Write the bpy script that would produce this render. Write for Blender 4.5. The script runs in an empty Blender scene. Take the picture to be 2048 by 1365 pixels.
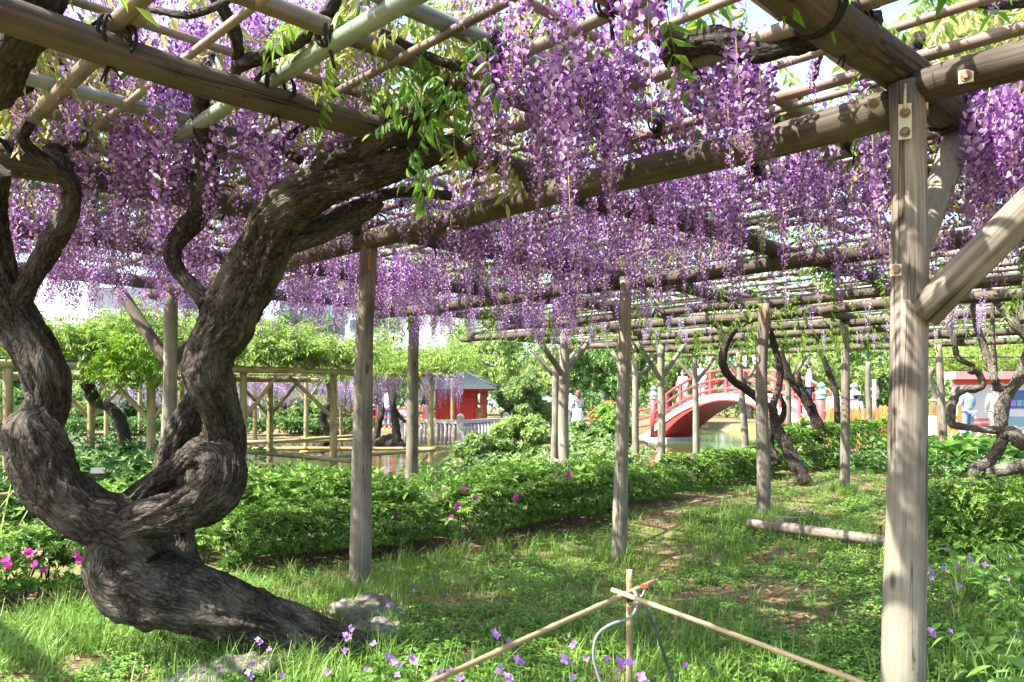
import bpy, bmesh, math, random
import numpy as np
from mathutils import Vector, Matrix, noise as mnoise

# ------------------------------------------------------------------ camera, sky, sun, exposure
sc = bpy.context.scene
COL = sc.collection
rng = np.random.default_rng(7)
random.seed(7)
CAM_H = 1.30
F = 1560.0          # focal length in photo pixels (photo is 2048 wide)
HOR = 798.0         # horizon row in the photo
cam_d = bpy.data.cameras.new('camera')
cam = bpy.data.objects.new('camera', cam_d); COL.objects.link(cam)
cam.location = (0, 0, CAM_H); cam.rotation_euler = (math.radians(90), 0, 0)
cam_d.sensor_width = 36.0; cam_d.lens = F / 2048 * 36.0
cam_d.shift_y = (HOR - 682.5) / 2048
cam_d.clip_start = 0.05; cam_d.clip_end = 2000
sc.camera = cam

SUN_EL = math.radians(52)
SUN_H = Vector((-0.95, -0.31)).normalized()        # horizontal direction towards the sun
world = bpy.data.worlds.new('World'); sc.world = world; world.use_nodes = True
wn = world.node_tree.nodes; wl = world.node_tree.links
bg = wn['Background']; sky = wn.new('ShaderNodeTexSky'); sky.sky_type = 'NISHITA'
sky.sun_disc = False; sky.sun_elevation = SUN_EL
sky.sun_rotation = math.atan2(SUN_H.x, SUN_H.y)
sky.air_density = 1.0; sky.dust_density = 2.5; sky.ozone_density = 1.0
wl.new(sky.outputs[0], bg.inputs[0]); bg.inputs[1].default_value = 0.15
sun_d = bpy.data.lights.new('sun', 'SUN'); sun_d.energy = 5.0; sun_d.angle = math.radians(0.6)
sun_d.color = (1.0, 0.94, 0.84)
sun = bpy.data.objects.new('sun', sun_d); COL.objects.link(sun)
sdir = Vector((SUN_H.x * math.cos(SUN_EL), SUN_H.y * math.cos(SUN_EL), math.sin(SUN_EL)))
sun.rotation_euler = (-sdir).to_track_quat('-Z', 'Y').to_euler()
sun.location = (-6, -2, 9)
sc.view_settings.view_transform = 'Standard'; sc.view_settings.look = 'None'
sc.view_settings.gamma = 1.0; sc.view_settings.use_curve_mapping = False
sc.view_settings.exposure = 2.2
sc.render.engine = 'CYCLES'
sc.cycles.max_bounces = 8; sc.cycles.diffuse_bounces = 4; sc.cycles.transmission_bounces = 6
sc.cycles.transparent_max_bounces = 8; sc.cycles.caustics_reflective = False; sc.cycles.caustics_refractive = False
sc.cycles.sample_clamp_indirect = 6.0
sc.cycles.use_denoising = True

# ------------------------------------------------------------------ small helpers
def PZ(px, py, z):
    d = F * (z - CAM_H) / (HOR - py)
    return np.array([(px - 1024) / F * d, d, z])
def PD(px, py, d):
    return np.array([(px - 1024) / F * d, d, CAM_H + (HOR - py) / F * d])
S2 = math.sqrt(0.5)
def UV(u, v, z=0.0):
    return np.array([(u - v) * S2, (u + v) * S2, z])
def to_px(p):
    p = np.asarray(p); d = p[..., 1]
    return 1024 + F * p[..., 0] / d, HOR - F * (p[..., 2] - CAM_H) / d

def empty(name, loc, label, cat, group=None):
    o = bpy.data.objects.new(name, None); COL.objects.link(o); o.location = loc
    o.empty_display_size = 0.1
    o['label'] = label; o['category'] = cat
    if group: o['group'] = group
    return o
def tag(o, label=None, cat=None, group=None, kind=None):
    if label: o['label'] = label
    if cat: o['category'] = cat
    if group: o['group'] = group
    if kind: o['kind'] = kind
    return o
def link(name, me, parent=None, loc=None):
    """Mesh with world coordinates; keeps its place when parented to an Empty at the thing's base."""
    o = bpy.data.objects.new(name, me); COL.objects.link(o)
    if parent is not None:
        o.parent = parent
        q = parent; off = Vector((0, 0, 0))
        while q is not None:
            off += q.location; q = q.parent
        o.location = -off if loc is None else Vector(loc) - off
    elif loc is not None:
        o.location = loc
    return o

class MB:
    """collects polygons (with loop uvs and material index)"""
    def __init__(s): s.v = []; s.f = []; s.uv = []; s.m = []; s.sm = []
    def add(s, verts, faces, uvs=None, m=0, smooth=True):
        b = len(s.v); s.v.extend([tuple(map(float, q)) for q in verts])
        for i, f in enumerate(faces):
            s.f.append([b + k for k in f]); s.m.append(m); s.sm.append(smooth)
            s.uv.extend(uvs[i] if uvs is not None else [(0, 0)] * len(f))
    def box(s, c, size, rz=0.0, m=0, taper=1.0, tilt=None):
        hx, hy, hz = [k / 2 for k in size]
        P = [(-hx, -hy, -hz), (hx, -hy, -hz), (hx, hy, -hz), (-hx, hy, -hz), (-hx*taper, -hy*taper, hz), (hx*taper, -hy*taper, hz), (hx*taper, hy*taper, hz), (-hx*taper, hy*taper, hz)]
        M = Matrix.Rotation(rz, 3, 'Z')
        if tilt is not None: M = M @ tilt
        P = [tuple(M @ Vector(p) + Vector(c)) for p in P]
        fs = [(3, 2, 1, 0), (4, 5, 6, 7), (0, 1, 5, 4), (1, 2, 6, 5), (2, 3, 7, 6), (3, 0, 4, 7)]
        dims = [(size[0], size[1])] * 2 + [(size[0], size[2]), (size[1], size[2])] * 2
        s.add(P, fs, [[(0, 0), (a, 0), (a, b), (0, b)] for a, b in dims], m, False)
    def bar(s, p0, p1, w, h, m=0, up=(0, 0, 1)):
        p0 = Vector(p0); p1 = Vector(p1); d = (p1 - p0); L = d.length; d.normalize()
        side = d.cross(Vector(up)); side = side.normalized() if side.length > 1e-4 else Vector((1, 0, 0))
        u = side.cross(d)
        P = []
        for q in (p0, p1):
            for a, b in ((-1, -1), (1, -1), (1, 1), (-1, 1)): P.append(q + side * (a * w / 2) + u * (b * h / 2))
        fs = [(0, 1, 2, 3), (7, 6, 5, 4), (0, 4, 5, 1), (1, 5, 6, 2), (2, 6, 7, 3), (3, 7, 4, 0)]
        s.add(P, fs, [[(0, 0), (w, 0), (w, h), (0, h)]] * 2 + [[(0, 0), (0, L), (w, L), (w, 0)]] * 4, m, False)
    def tube(s, pts, rad, n=12, m=0, caps=True, disp=None, uvoff=(0, 0), smooth=True):
        pts = np.asarray(pts, float); k = len(pts); rad = np.broadcast_to(np.asarray(rad, float), (k,))
        T = np.gradient(pts, axis=0); T /= np.linalg.norm(T, axis=1)[:, None] + 1e-9
        N = np.zeros_like(T); a = np.array([0, 0, 1.0]) if abs(T[0][2]) < 0.9 else np.array([1.0, 0, 0])
        n0 = np.cross(T[0], a); n0 /= np.linalg.norm(n0)
        for i in range(k):
            n0 = n0 - T[i] * np.dot(n0, T[i]); n0 /= np.linalg.norm(n0) + 1e-9; N[i] = n0
        B = np.cross(T, N)
        th = np.linspace(0, 2 * math.pi, n, endpoint=False)
        seg = np.concatenate([[0], np.cumsum(np.linalg.norm(np.diff(pts, axis=0), axis=1))])
        R = rad[:, None] * np.ones((1, n))
        if disp is not None: R = R * disp(seg, th)
        V = pts[:, None, :] + R[:, :, None] * (N[:, None, :] * np.cos(th)[None, :, None] + B[:, None, :] * np.sin(th)[None, :, None])
        rm = float(rad.mean()); faces = []; uvs = []
        for i in range(k - 1):
            for j in range(n):
                j2 = (j + 1) % n
                faces.append((i * n + j, i * n + j2, (i + 1) * n + j2, (i + 1) * n + j))
                u0 = j / n * 2 * math.pi * rm + uvoff[0]; u1 = (j + 1) / n * 2 * math.pi * rm + uvoff[0]
                uvs.append([(u0, seg[i] + uvoff[1]), (u1, seg[i] + uvoff[1]), (u1, seg[i + 1] + uvoff[1]), (u0, seg[i + 1] + uvoff[1])])
        s.add(V.reshape(-1, 3), faces, uvs, m, smooth)
        if caps:
            b = len(s.v) - k * n
            for ring, rev in ((0, True), (k - 1, False)):
                f = [b + ring * n + j for j in range(n)]
                s.f.append(f[::-1] if rev else f); s.m.append(m); s.sm.append(False)
                cu = [(rm * math.cos(t), rm * math.sin(t) * 0.02) for t in th]
                s.uv.extend(cu[::-1] if rev else cu)
        return s
    def mesh(s, name, mats):
        me = bpy.data.meshes.new(name); me.from_pydata(s.v, [], s.f)
        for mt in (mats if isinstance(mats, (list, tuple)) else [mats]): me.materials.append(mt)
        me.polygons.foreach_set('material_index', s.m); me.polygons.foreach_set('use_smooth', s.sm)
        uvl = me.uv_layers.new(name='uv'); uvl.data.foreach_set('uv', np.array(s.uv, dtype=np.float32).ravel())
        me.update(); return me
    def build(s, name, mats, parent=None):
        return link(name, s.mesh(name, mats), parent)

def tri_mesh(name, V, T, M, mats, smooth=False):
    me = bpy.data.meshes.new(name); V = np.ascontiguousarray(V, np.float32); T = np.ascontiguousarray(T, np.int32)
    me.vertices.add(len(V)); me.vertices.foreach_set('co', V.ravel())
    me.loops.add(T.size); me.loops.foreach_set('vertex_index', T.ravel())
    me.polygons.add(len(T)); me.polygons.foreach_set('loop_start', np.arange(0, T.size, 3, dtype=np.int32))
    try: me.polygons.foreach_set('loop_total', np.full(len(T), 3, np.int32))
    except Exception: pass
    for mt in mats: me.materials.append(mt)
    if M is not None: me.polygons.foreach_set('material_index', np.ascontiguousarray(M, np.int32))
    me.polygons.foreach_set('use_smooth', np.full(len(T), smooth, bool))
    me.update(calc_edges=True); me.validate(); return me

def merge(parts):
    Vs, Ts, Ms, o = [], [], [], 0
    for V, T, M in parts:
        Vs.append(V); Ts.append(T + o); Ms.append(M); o += len(V)
    return np.concatenate(Vs), np.concatenate(Ts), np.concatenate(Ms)
def scatter(proto, pos, R, s):
    V, T, M = proto; k = len(pos)
    W = np.einsum('kij,nj->kni', R, V) * np.asarray(s)[:, None, None] + pos[:, None, :]
    TT = T[None] + (np.arange(k) * len(V))[:, None, None]
    return W.reshape(-1, 3), TT.reshape(-1, 3), np.tile(M, k)
def scatter_many(protos, pos, R, s):
    idx = rng.integers(0, len(protos), len(pos)); out = []
    for i, p in enumerate(protos):
        q = idx == i
        if q.any(): out.append(scatter(p, pos[q], R[q], np.asarray(s)[q]))
    return merge(out)
def rz(a):
    a = np.asarray(a); c, s = np.cos(a), np.sin(a); o = np.zeros_like(a); i = np.ones_like(a)
    return np.stack([np.stack([c, -s, o], -1), np.stack([s, c, o], -1), np.stack([o, o, i], -1)], -2)
def ry(a):
    a = np.asarray(a); c, s = np.cos(a), np.sin(a); o = np.zeros_like(a); i = np.ones_like(a)
    return np.stack([np.stack([c, o, s], -1), np.stack([o, i, o], -1), np.stack([-s, o, c], -1)], -2)
def rx(a):
    a = np.asarray(a); c, s = np.cos(a), np.sin(a); o = np.zeros_like(a); i = np.ones_like(a)
    return np.stack([np.stack([i, o, o], -1), np.stack([o, c, -s], -1), np.stack([o, s, c], -1)], -2)
def align_x(D, roll=None):
    """rotation taking +X to D, +Z kept as high as possible"""
    D = D / (np.linalg.norm(D, axis=1)[:, None] + 1e-9)
    up = np.tile([0, 0, 1.0], (len(D), 1)); up[np.abs(D[:, 2]) > 0.97] = [0, 1.0, 0]
    Y = np.cross(up, D); Y /= np.linalg.norm(Y, axis=1)[:, None]; Z = np.cross(D, Y)
    R = np.stack([D, Y, Z], -1)
    return R if roll is None else R @ rx(roll)
def crom(pts, step):
    """Catmull-Rom through rows (x,y,z,r), resampled about every `step` metres"""
    P = np.asarray(pts, float); P = np.vstack([2 * P[0] - P[1], P, 2 * P[-1] - P[-2]]); out = []
    for i in range(1, len(P) - 2):
        n = max(2, int(np.linalg.norm(P[i + 1][:3] - P[i][:3]) / step)); t = np.linspace(0, 1, n, endpoint=False)[:, None]
        a, b, c, d = P[i - 1], P[i], P[i + 1], P[i + 2]
        out.append(0.5 * (2 * b + (c - a) * t + (2 * a - 5 * b + 4 * c - d) * t ** 2 + (3 * b - a - 3 * c + d) * t ** 3))
    out.append(P[-2][None]); return np.vstack(out)
def nz(x, y, z): return mnoise.noise((x, y, z))

# ------------------------------------------------------------------ materials
def new_mat(name):
    m = bpy.data.materials.new(name); m.use_nodes = True; nt = m.node_tree
    return m, nt, nt.nodes, nt.links, nt.nodes['Principled BSDF']
def ramp(nd, stops):
    r = nd.new('ShaderNodeValToRGB'); e = r.color_ramp.elements
    while len(e) < len(stops): e.new(0.5)
    for i, (p, c) in enumerate(stops): e[i].position = p; e[i].color = (*c, 1)
    return r
def leaf_mat(name, stops, trans=0.4, rough=0.5, spec=0.3, tcol=None):
    m, nt, nd, lk, bs = new_mat(name)
    g = nd.new('ShaderNodeNewGeometry'); r = ramp(nd, stops); lk.new(g.outputs['Random Per Island'], r.inputs[0])
    lk.new(r.outputs[0], bs.inputs['Base Color']); bs.inputs['Roughness'].default_value = rough
    bs.inputs['Specular IOR Level'].default_value = spec
    t = nd.new('ShaderNodeBsdfTranslucent')
    if tcol:
        mx = nd.new('ShaderNodeMixRGB'); mx.blend_type = 'MULTIPLY'; mx.inputs[0].default_value = 1
        mx.inputs[2].default_value = (*tcol, 1); lk.new(r.outputs[0], mx.inputs[1]); lk.new(mx.outputs[0], t.inputs[0])
    else: lk.new(r.outputs[0], t.inputs[0])
    x = nd.new('ShaderNodeMixShader'); x.inputs[0].default_value = trans
    lk.new(bs.outputs[0], x.inputs[1]); lk.new(t.outputs[0], x.inputs[2]); lk.new(x.outputs[0], nd['Material Output'].inputs[0])
    return m
def grain_mat(name, dark, mid, light, su=55, sv=2.2, rough=0.8, bump=0.35, knots=True, tint=None, ring=None, crack=True):
    """timber / bamboo with grain along uv v"""
    m, nt, nd, lk, bs = new_mat(name)
    uv = nd.new('ShaderNodeUVMap'); uv.uv_map = 'uv'
    oi = nd.new('ShaderNodeObjectInfo')
    ad = nd.new('ShaderNodeVectorMath'); ad.operation = 'ADD'; lk.new(uv.outputs[0], ad.inputs[0])
    cb = nd.new('ShaderNodeCombineXYZ'); ml = nd.new('ShaderNodeMath'); ml.operation = 'MULTIPLY'; ml.inputs[1].default_value = 37
    lk.new(oi.outputs['Random'], ml.inputs[0]); lk.new(ml.outputs[0], cb.inputs[2]); lk.new(ml.outputs[0], cb.inputs[1]); lk.new(cb.outputs[0], ad.inputs[1])
    mp = nd.new('ShaderNodeMapping'); mp.inputs['Scale'].default_value = (su, sv, 1); lk.new(ad.outputs[0], mp.inputs[0])
    n1 = nd.new('ShaderNodeTexNoise'); n1.inputs['Scale'].default_value = 1.0; n1.inputs['Detail'].default_value = 6; n1.inputs['Roughness'].default_value = 0.65
    lk.new(mp.outputs[0], n1.inputs['Vector'])
    mp2 = nd.new('ShaderNodeMapping'); mp2.inputs['Scale'].default_value = (6, 4, 1); lk.new(ad.outputs[0], mp2.inputs[0])
    n2 = nd.new('ShaderNodeTexNoise'); n2.inputs['Scale'].default_value = 1.0; n2.inputs['Detail'].default_value = 5; lk.new(mp2.outputs[0], n2.inputs['Vector'])
    r = ramp(nd, [(0.28, dark), (0.5, mid), (0.74, light)]); lk.new(n1.outputs[0], r.inputs[0])
    r2 = ramp(nd, [(0.32, (0.38, 0.36, 0.34)), (0.5, (0.9, 0.88, 0.86)), (0.7, (1.3, 1.28, 1.25))]); lk.new(n2.outputs[0], r2.inputs[0])
    mu = nd.new('ShaderNodeMixRGB'); mu.blend_type = 'MULTIPLY'; mu.inputs[0].default_value = 0.85
    lk.new(r.outputs[0], mu.inputs[1]); lk.new(r2.outputs[0], mu.inputs[2]); last = mu
    if tint:
        mp3 = nd.new('ShaderNodeMapping'); mp3.inputs['Scale'].default_value = (5, 0.9, 1); lk.new(ad.outputs[0], mp3.inputs[0])
        n3 = nd.new('ShaderNodeTexNoise'); n3.inputs['Scale'].default_value = 1.0; lk.new(mp3.outputs[0], n3.inputs['Vector'])
        r3 = ramp(nd, [(0.42, (0, 0, 0)), (0.62, (1, 1, 1))]); lk.new(n3.outputs[0], r3.inputs[0])
        mt = nd.new('ShaderNodeMixRGB'); mt.inputs[2].default_value = (*tint, 1); lk.new(last.outputs[0], mt.inputs[1])
        m5 = nd.new('ShaderNodeMath'); m5.operation = 'MULTIPLY'; m5.inputs[1].default_value = 0.65
        lk.new(r3.outputs[0], m5.inputs[0]); lk.new(m5.outputs[0], mt.inputs[0]); last = mt
    hsum = n1.outputs[0]
    if crack:
        mp4 = nd.new('ShaderNodeMapping'); mp4.inputs['Scale'].default_value = (26, 0.75, 1); lk.new(ad.outputs[0], mp4.inputs[0])
        n4 = nd.new('ShaderNodeTexNoise'); n4.inputs['Scale'].default_value = 1.0; n4.inputs['Detail'].default_value = 2; lk.new(mp4.outputs[0], n4.inputs['Vector'])
        r4 = ramp(nd, [(0.475, (1, 1, 1)), (0.5, (0.16, 0.13, 0.11)), (0.525, (1, 1, 1))]); lk.new(n4.outputs[0], r4.inputs[0])
        mp6 = nd.new('ShaderNodeMapping'); mp6.inputs['Scale'].default_value = (14, 0.5, 1); mp6.inputs['Location'].default_value = (3, 5, 0); lk.new(ad.outputs[0], mp6.inputs[0])
        n6 = nd.new('ShaderNodeTexNoise'); n6.inputs['Scale'].default_value = 1.0; lk.new(mp6.outputs[0], n6.inputs['Vector'])
        r6 = ramp(nd, [(0.44, (0, 0, 0)), (0.56, (1, 1, 1))]); lk.new(n6.outputs[0], r6.inputs[0])
        mk = nd.new('ShaderNodeMixRGB'); mk.blend_type = 'MULTIPLY'; lk.new(r6.outputs[0], mk.inputs[0])
        lk.new(last.outputs[0], mk.inputs[1]); lk.new(r4.outputs[0], mk.inputs[2]); last = mk
    if knots:
        mp5 = nd.new('ShaderNodeMapping'); mp5.inputs['Scale'].default_value = (6.5, 2.6, 1); lk.new(ad.outputs[0], mp5.inputs[0])
        vo = nd.new('ShaderNodeTexVoronoi'); vo.inputs['Scale'].default_value = 1.0; lk.new(mp5.outputs[0], vo.inputs['Vector'])
        r5 = ramp(nd, [(0.0, (0.18, 0.14, 0.11)), (0.075, (0.32, 0.25, 0.2)), (0.12, (1, 1, 1))]); lk.new(vo.outputs['Distance'], r5.inputs[0])
        kk = nd.new('ShaderNodeMixRGB'); kk.blend_type = 'MULTIPLY'; kk.inputs[0].default_value = 0.9
        lk.new(last.outputs[0], kk.inputs[1]); lk.new(r5.outputs[0], kk.inputs[2]); last = kk
    if knots:
        mp7 = nd.new('ShaderNodeMapping'); mp7.inputs['Scale'].default_value = (42, 15, 1); lk.new(ad.outputs[0], mp7.inputs[0])
        v7 = nd.new('ShaderNodeTexVoronoi'); v7.inputs['Scale'].default_value = 1.0; lk.new(mp7.outputs[0], v7.inputs['Vector'])
        r7 = ramp(nd, [(0.0, (0.15, 0.12, 0.1)), (0.10, (0.3, 0.25, 0.2)), (0.17, (1, 1, 1))]); lk.new(v7.outputs['Distance'], r7.inputs[0])
        n7 = nd.new('ShaderNodeTexNoise'); n7.inputs['Scale'].default_value = 0.5; lk.new(mp5.outputs[0], n7.inputs['Vector']); q7 = ramp(nd, [(0.45, (0, 0, 0)), (0.6, (1, 1, 1))]); lk.new(n7.outputs[0], q7.inputs[0])
        k7 = nd.new('ShaderNodeMixRGB'); k7.blend_type = 'MULTIPLY'; lk.new(q7.outputs[0], k7.inputs[0]); lk.new(last.outputs[0], k7.inputs[1]); lk.new(r7.outputs[0], k7.inputs[2]); last = k7
    # each piece its own tone
    hv = nd.new('ShaderNodeHueSaturation'); mr = nd.new('ShaderNodeMapRange'); mr.inputs['To Min'].default_value = 0.75; mr.inputs['To Max'].default_value = 1.2
    lk.new(oi.outputs['Random'], mr.inputs[0]); lk.new(mr.outputs[0], hv.inputs['Value']); lk.new(last.outputs[0], hv.inputs['Color'])
    lk.new(hv.outputs[0], bs.inputs['Base Color']); bs.inputs['Roughness'].default_value = rough; bs.inputs['Specular IOR Level'].default_value = 0.25
    bp = nd.new('ShaderNodeBump'); bp.inputs['Strength'].default_value = bump; bp.inputs['Distance'].default_value = 0.006
    lk.new(hsum, bp.inputs['Height']); lk.new(bp.outputs[0], bs.inputs['Normal'])
    return m
def noise_mat(name, stops, scale=8, detail=6, rough=0.85, bump=0.3, dist=0.02, spec=0.25, metallic=0.0, coord='Object'):
    m, nt, nd, lk, bs = new_mat(name)
    tc = nd.new('ShaderNodeTexCoord'); n = nd.new('ShaderNodeTexNoise'); n.inputs['Scale'].default_value = scale; n.inputs['Detail'].default_value = detail
    n.inputs['Roughness'].default_value = 0.62; lk.new(tc.outputs[coord], n.inputs['Vector'])
    r = ramp(nd, stops); lk.new(n.outputs[0], r.inputs[0]); lk.new(r.outputs[0], bs.inputs['Base Color'])
    bs.inputs['Roughness'].default_value = rough; bs.inputs['Specular IOR Level'].default_value = spec; bs.inputs['Metallic'].default_value = metallic
    if bump:
        bp = nd.new('ShaderNodeBump'); bp.inputs['Strength'].default_value = bump; bp.inputs['Distance'].default_value = dist
        lk.new(n.outputs[0], bp.inputs['Height']); lk.new(bp.outputs[0], bs.inputs['Normal'])
    return m
def bark_mat(name, dark, mid, light, lichen):
    m, nt, nd, lk, bs = new_mat(name)
    uv = nd.new('ShaderNodeUVMap'); uv.uv_map = 'uv'
    tc = nd.new('ShaderNodeTexCoord')
    nw = nd.new('ShaderNodeTexNoise'); nw.inputs['Scale'].default_value = 9; lk.new(tc.outputs['Object'], nw.inputs['Vector'])
    wa = nd.new('ShaderNodeVectorMath'); wa.operation = 'MULTIPLY_ADD'; wa.inputs[1].default_value = (0.06, 0.06, 0); lk.new(nw.outputs['Color'], wa.inputs[0]); lk.new(uv.outputs[0], wa.inputs[2])
    mp = nd.new('ShaderNodeMapping'); mp.inputs['Scale'].default_value = (46, 17, 1); lk.new(wa.outputs[0], mp.inputs[0])
    n1 = nd.new('ShaderNodeTexNoise'); n1.inputs['Scale'].default_value = 1; n1.inputs['Detail'].default_value = 8; n1.inputs['Roughness'].default_value = 0.7; lk.new(mp.outputs[0], n1.inputs['Vector'])
    mpv = nd.new('ShaderNodeMapping'); mpv.inputs['Scale'].default_value = (46, 11, 1); lk.new(wa.outputs[0], mpv.inputs[0])
    vo = nd.new('ShaderNodeTexVoronoi'); vo.feature = 'DISTANCE_TO_EDGE'; vo.inputs['Scale'].default_value = 1; lk.new(mpv.outputs[0], vo.inputs['Vector'])
    rv = ramp(nd, [(0.0, (0, 0, 0)), (0.16, (1, 1, 1))]); lk.new(vo.outputs['Distance'], rv.inputs[0])
    n2 = nd.new('ShaderNodeTexNoise'); n2.inputs['Scale'].default_value = 5.5; n2.inputs['Detail'].default_value = 7; lk.new(tc.outputs['Object'], n2.inputs['Vector'])
    n3 = nd.new('ShaderNodeTexNoise'); n3.inputs['Scale'].default_value = 55; n3.inputs['Detail'].default_value = 9; n3.inputs['Roughness'].default_value = 0.75; lk.new(tc.outputs['Object'], n3.inputs['Vector'])
    mxn = nd.new('ShaderNodeMath'); mxn.operation = 'MULTIPLY_ADD'; mxn.inputs[1].default_value = 0.6; hf = nd.new('ShaderNodeMath'); hf.operation = 'MULTIPLY'; hf.inputs[1].default_value = 0.4; lk.new(n1.outputs[0], hf.inputs[0]); lk.new(n3.outputs[0], mxn.inputs[0]); lk.new(hf.outputs[0], mxn.inputs[2])
    r = ramp(nd, [(0.42, dark), (0.5, mid), (0.59, light)]); lk.new(mxn.outputs[0], r.inputs[0])
    mu = nd.new('ShaderNodeMixRGB'); mu.blend_type = 'MULTIPLY'; mu.inputs[0].default_value = 0.45; lk.new(r.outputs[0], mu.inputs[1]); lk.new(rv.outputs[0], mu.inputs[2])
    rl = ramp(nd, [(0.5, (0, 0, 0)), (0.68, (1, 1, 1))]); lk.new(n2.outputs[0], rl.inputs[0])
    ls = nd.new('ShaderNodeMath'); ls.operation = 'MULTIPLY'; ls.inputs[1].default_value = 0.55; lk.new(rl.outputs[0], ls.inputs[0])
    ml = nd.new('ShaderNodeMixRGB'); ml.inputs[2].default_value = (*lichen, 1); lk.new(ls.outputs[0], ml.inputs[0]); lk.new(mu.outputs[0], ml.inputs[1])
    lk.new(ml.outputs[0], bs.inputs['Base Color']); bs.inputs['Roughness'].default_value = 0.85; bs.inputs['Specular IOR Level'].default_value = 0.2
    ma = nd.new('ShaderNodeMath'); ma.operation = 'MULTIPLY_ADD'; ma.inputs[1].default_value = 0.4; lk.new(rv.outputs[0], ma.inputs[0]); lk.new(mxn.outputs[0], ma.inputs[2])
    bp = nd.new('ShaderNodeBump'); bp.inputs['Strength'].default_value = 1.0; bp.inputs['Distance'].default_value = 0.022
    lk.new(ma.outputs[0], bp.inputs['Height']); lk.new(bp.outputs[0], bs.inputs['Normal'])
    return m
def flat(name, c, rough=0.6, spec=0.3, metallic=0.0, var=0.12):
    return noise_mat(name, [(0.25, tuple(k * (1 - var) for k in c)), (0.75, tuple(min(1, k * (1 + var)) for k in c))], scale=6, rough=rough, bump=0.06, dist=0.01, spec=spec, metallic=metallic)

M_LOG = grain_mat('weathered_log', (0.042, 0.030, 0.022), (0.090, 0.070, 0.052), (0.152, 0.125, 0.099), tint=(0.078, 0.066, 0.046))
M_POST = grain_mat('weathered_post', (0.098, 0.080, 0.063), (0.212, 0.182, 0.150), (0.33, 0.295, 0.25), tint=(0.165, 0.16, 0.115))
M_NEW = grain_mat('peeled_yellow_timber', (0.25, 0.175, 0.075), (0.36, 0.27, 0.125), (0.44, 0.35, 0.19), bump=0.15, tint=(0.27, 0.24, 0.11))
M_BAM = grain_mat('dry_bamboo', (0.107, 0.080, 0.057), (0.180, 0.143, 0.107), (0.262, 0.226, 0.176), su=80, sv=0.8, rough=0.45, bump=0.1, knots=False, tint=(0.19, 0.155, 0.125), crack=False)
M_BAMR = grain_mat('reddish_bamboo', (0.131, 0.082, 0.057), (0.205, 0.139, 0.102), (0.271, 0.205, 0.156), su=80, sv=0.8, rough=0.42, bump=0.1, knots=False, tint=(0.23, 0.185, 0.15), crack=False)
M_BAMG = grain_mat('silver_green_bamboo', (0.128, 0.149, 0.123), (0.212, 0.242, 0.212), (0.315, 0.340, 0.315), su=70, sv=0.8, rough=0.32, bump=0.08, knots=False, tint=(0.20, 0.27, 0.17), crack=False)
M_BAMY = grain_mat('straw_bamboo', (0.24, 0.165, 0.08), (0.35, 0.265, 0.145), (0.43, 0.35, 0.215), su=80, sv=1.0, rough=0.42, bump=0.1, knots=False, tint=(0.28, 0.22, 0.13), crack=False)
M_BARK = bark_mat('wisteria_bark', (0.019, 0.014, 0.010), (0.053, 0.041, 0.031), (0.106, 0.088, 0.071), (0.17, 0.152, 0.12))
M_BARKD = bark_mat('dark_vine_bark', (0.02, 0.016, 0.013), (0.05, 0.04, 0.032), (0.10, 0.082, 0.068), (0.13, 0.12, 0.10))
M_BARKG = bark_mat('tree_bark', (0.06, 0.05, 0.04), (0.13, 0.11, 0.09), (0.22, 0.20, 0.17), (0.25, 0.25, 0.2))
M_ROPE = noise_mat('black_palm_rope', [(0.3, (0.008, 0.007, 0.006)), (0.7, (0.035, 0.03, 0.025))], scale=120, rough=0.95)
M_ZINC = noise_mat('zinc_plate', [(0.3, (0.40, 0.42, 0.22)), (0.5, (0.55, 0.50, 0.33)), (0.7, (0.50, 0.36, 0.36))], scale=22, rough=0.38, metallic=0.7, bump=0.05)
M_BOLT = noise_mat('rusty_bolt', [(0.3, (0.16, 0.08, 0.04)), (0.7, (0.34, 0.24, 0.16))], scale=60, rough=0.6, metallic=0.5)
M_PETL = leaf_mat('lilac_petal', [(0.0, (0.34, 0.15, 0.43)), (0.5, (0.50, 0.27, 0.59)), (1.0, (0.78, 0.60, 0.84))], trans=0.45, rough=0.6, spec=0.15)
M_PETD = leaf_mat('violet_petal', [(0.0, (0.13, 0.032, 0.24)), (0.6, (0.235, 0.068, 0.37)), (1.0, (0.40, 0.16, 0.53))], trans=0.4, rough=0.55, spec=0.2)
M_PSTEM = leaf_mat('raceme_stem', [(0, (0.30, 0.16, 0.15)), (1, (0.34, 0.36, 0.12))], trans=0.15)
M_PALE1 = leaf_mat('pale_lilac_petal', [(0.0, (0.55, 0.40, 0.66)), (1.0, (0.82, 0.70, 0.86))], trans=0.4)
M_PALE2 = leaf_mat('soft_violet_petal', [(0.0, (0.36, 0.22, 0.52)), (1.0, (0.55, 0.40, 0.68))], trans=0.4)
M_LEAFY = leaf_mat('young_yellow_leaf', [(0.0, (0.22, 0.29, 0.07)), (0.4, (0.34, 0.35, 0.11)), (0.75, (0.38, 0.33, 0.13)), (1.0, (0.20, 0.30, 0.06))], trans=0.5, rough=0.45, tcol=(1.05, 1.05, 0.85))
M_LEAFG = leaf_mat('fresh_wisteria_leaf', [(0.0, (0.08, 0.20, 0.022)), (0.5, (0.14, 0.29, 0.03)), (1.0, (0.26, 0.38, 0.05))], trans=0.45, rough=0.4, tcol=(1.3, 1.2, 0.6))
M_SPRAY = leaf_mat('spray_leaf', [(0.0, (0.045, 0.13, 0.018)), (0.6, (0.10, 0.22, 0.03)), (1.0, (0.20, 0.30, 0.05))], trans=0.4, rough=0.4, tcol=(1.1, 1.1, 0.6))
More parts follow.
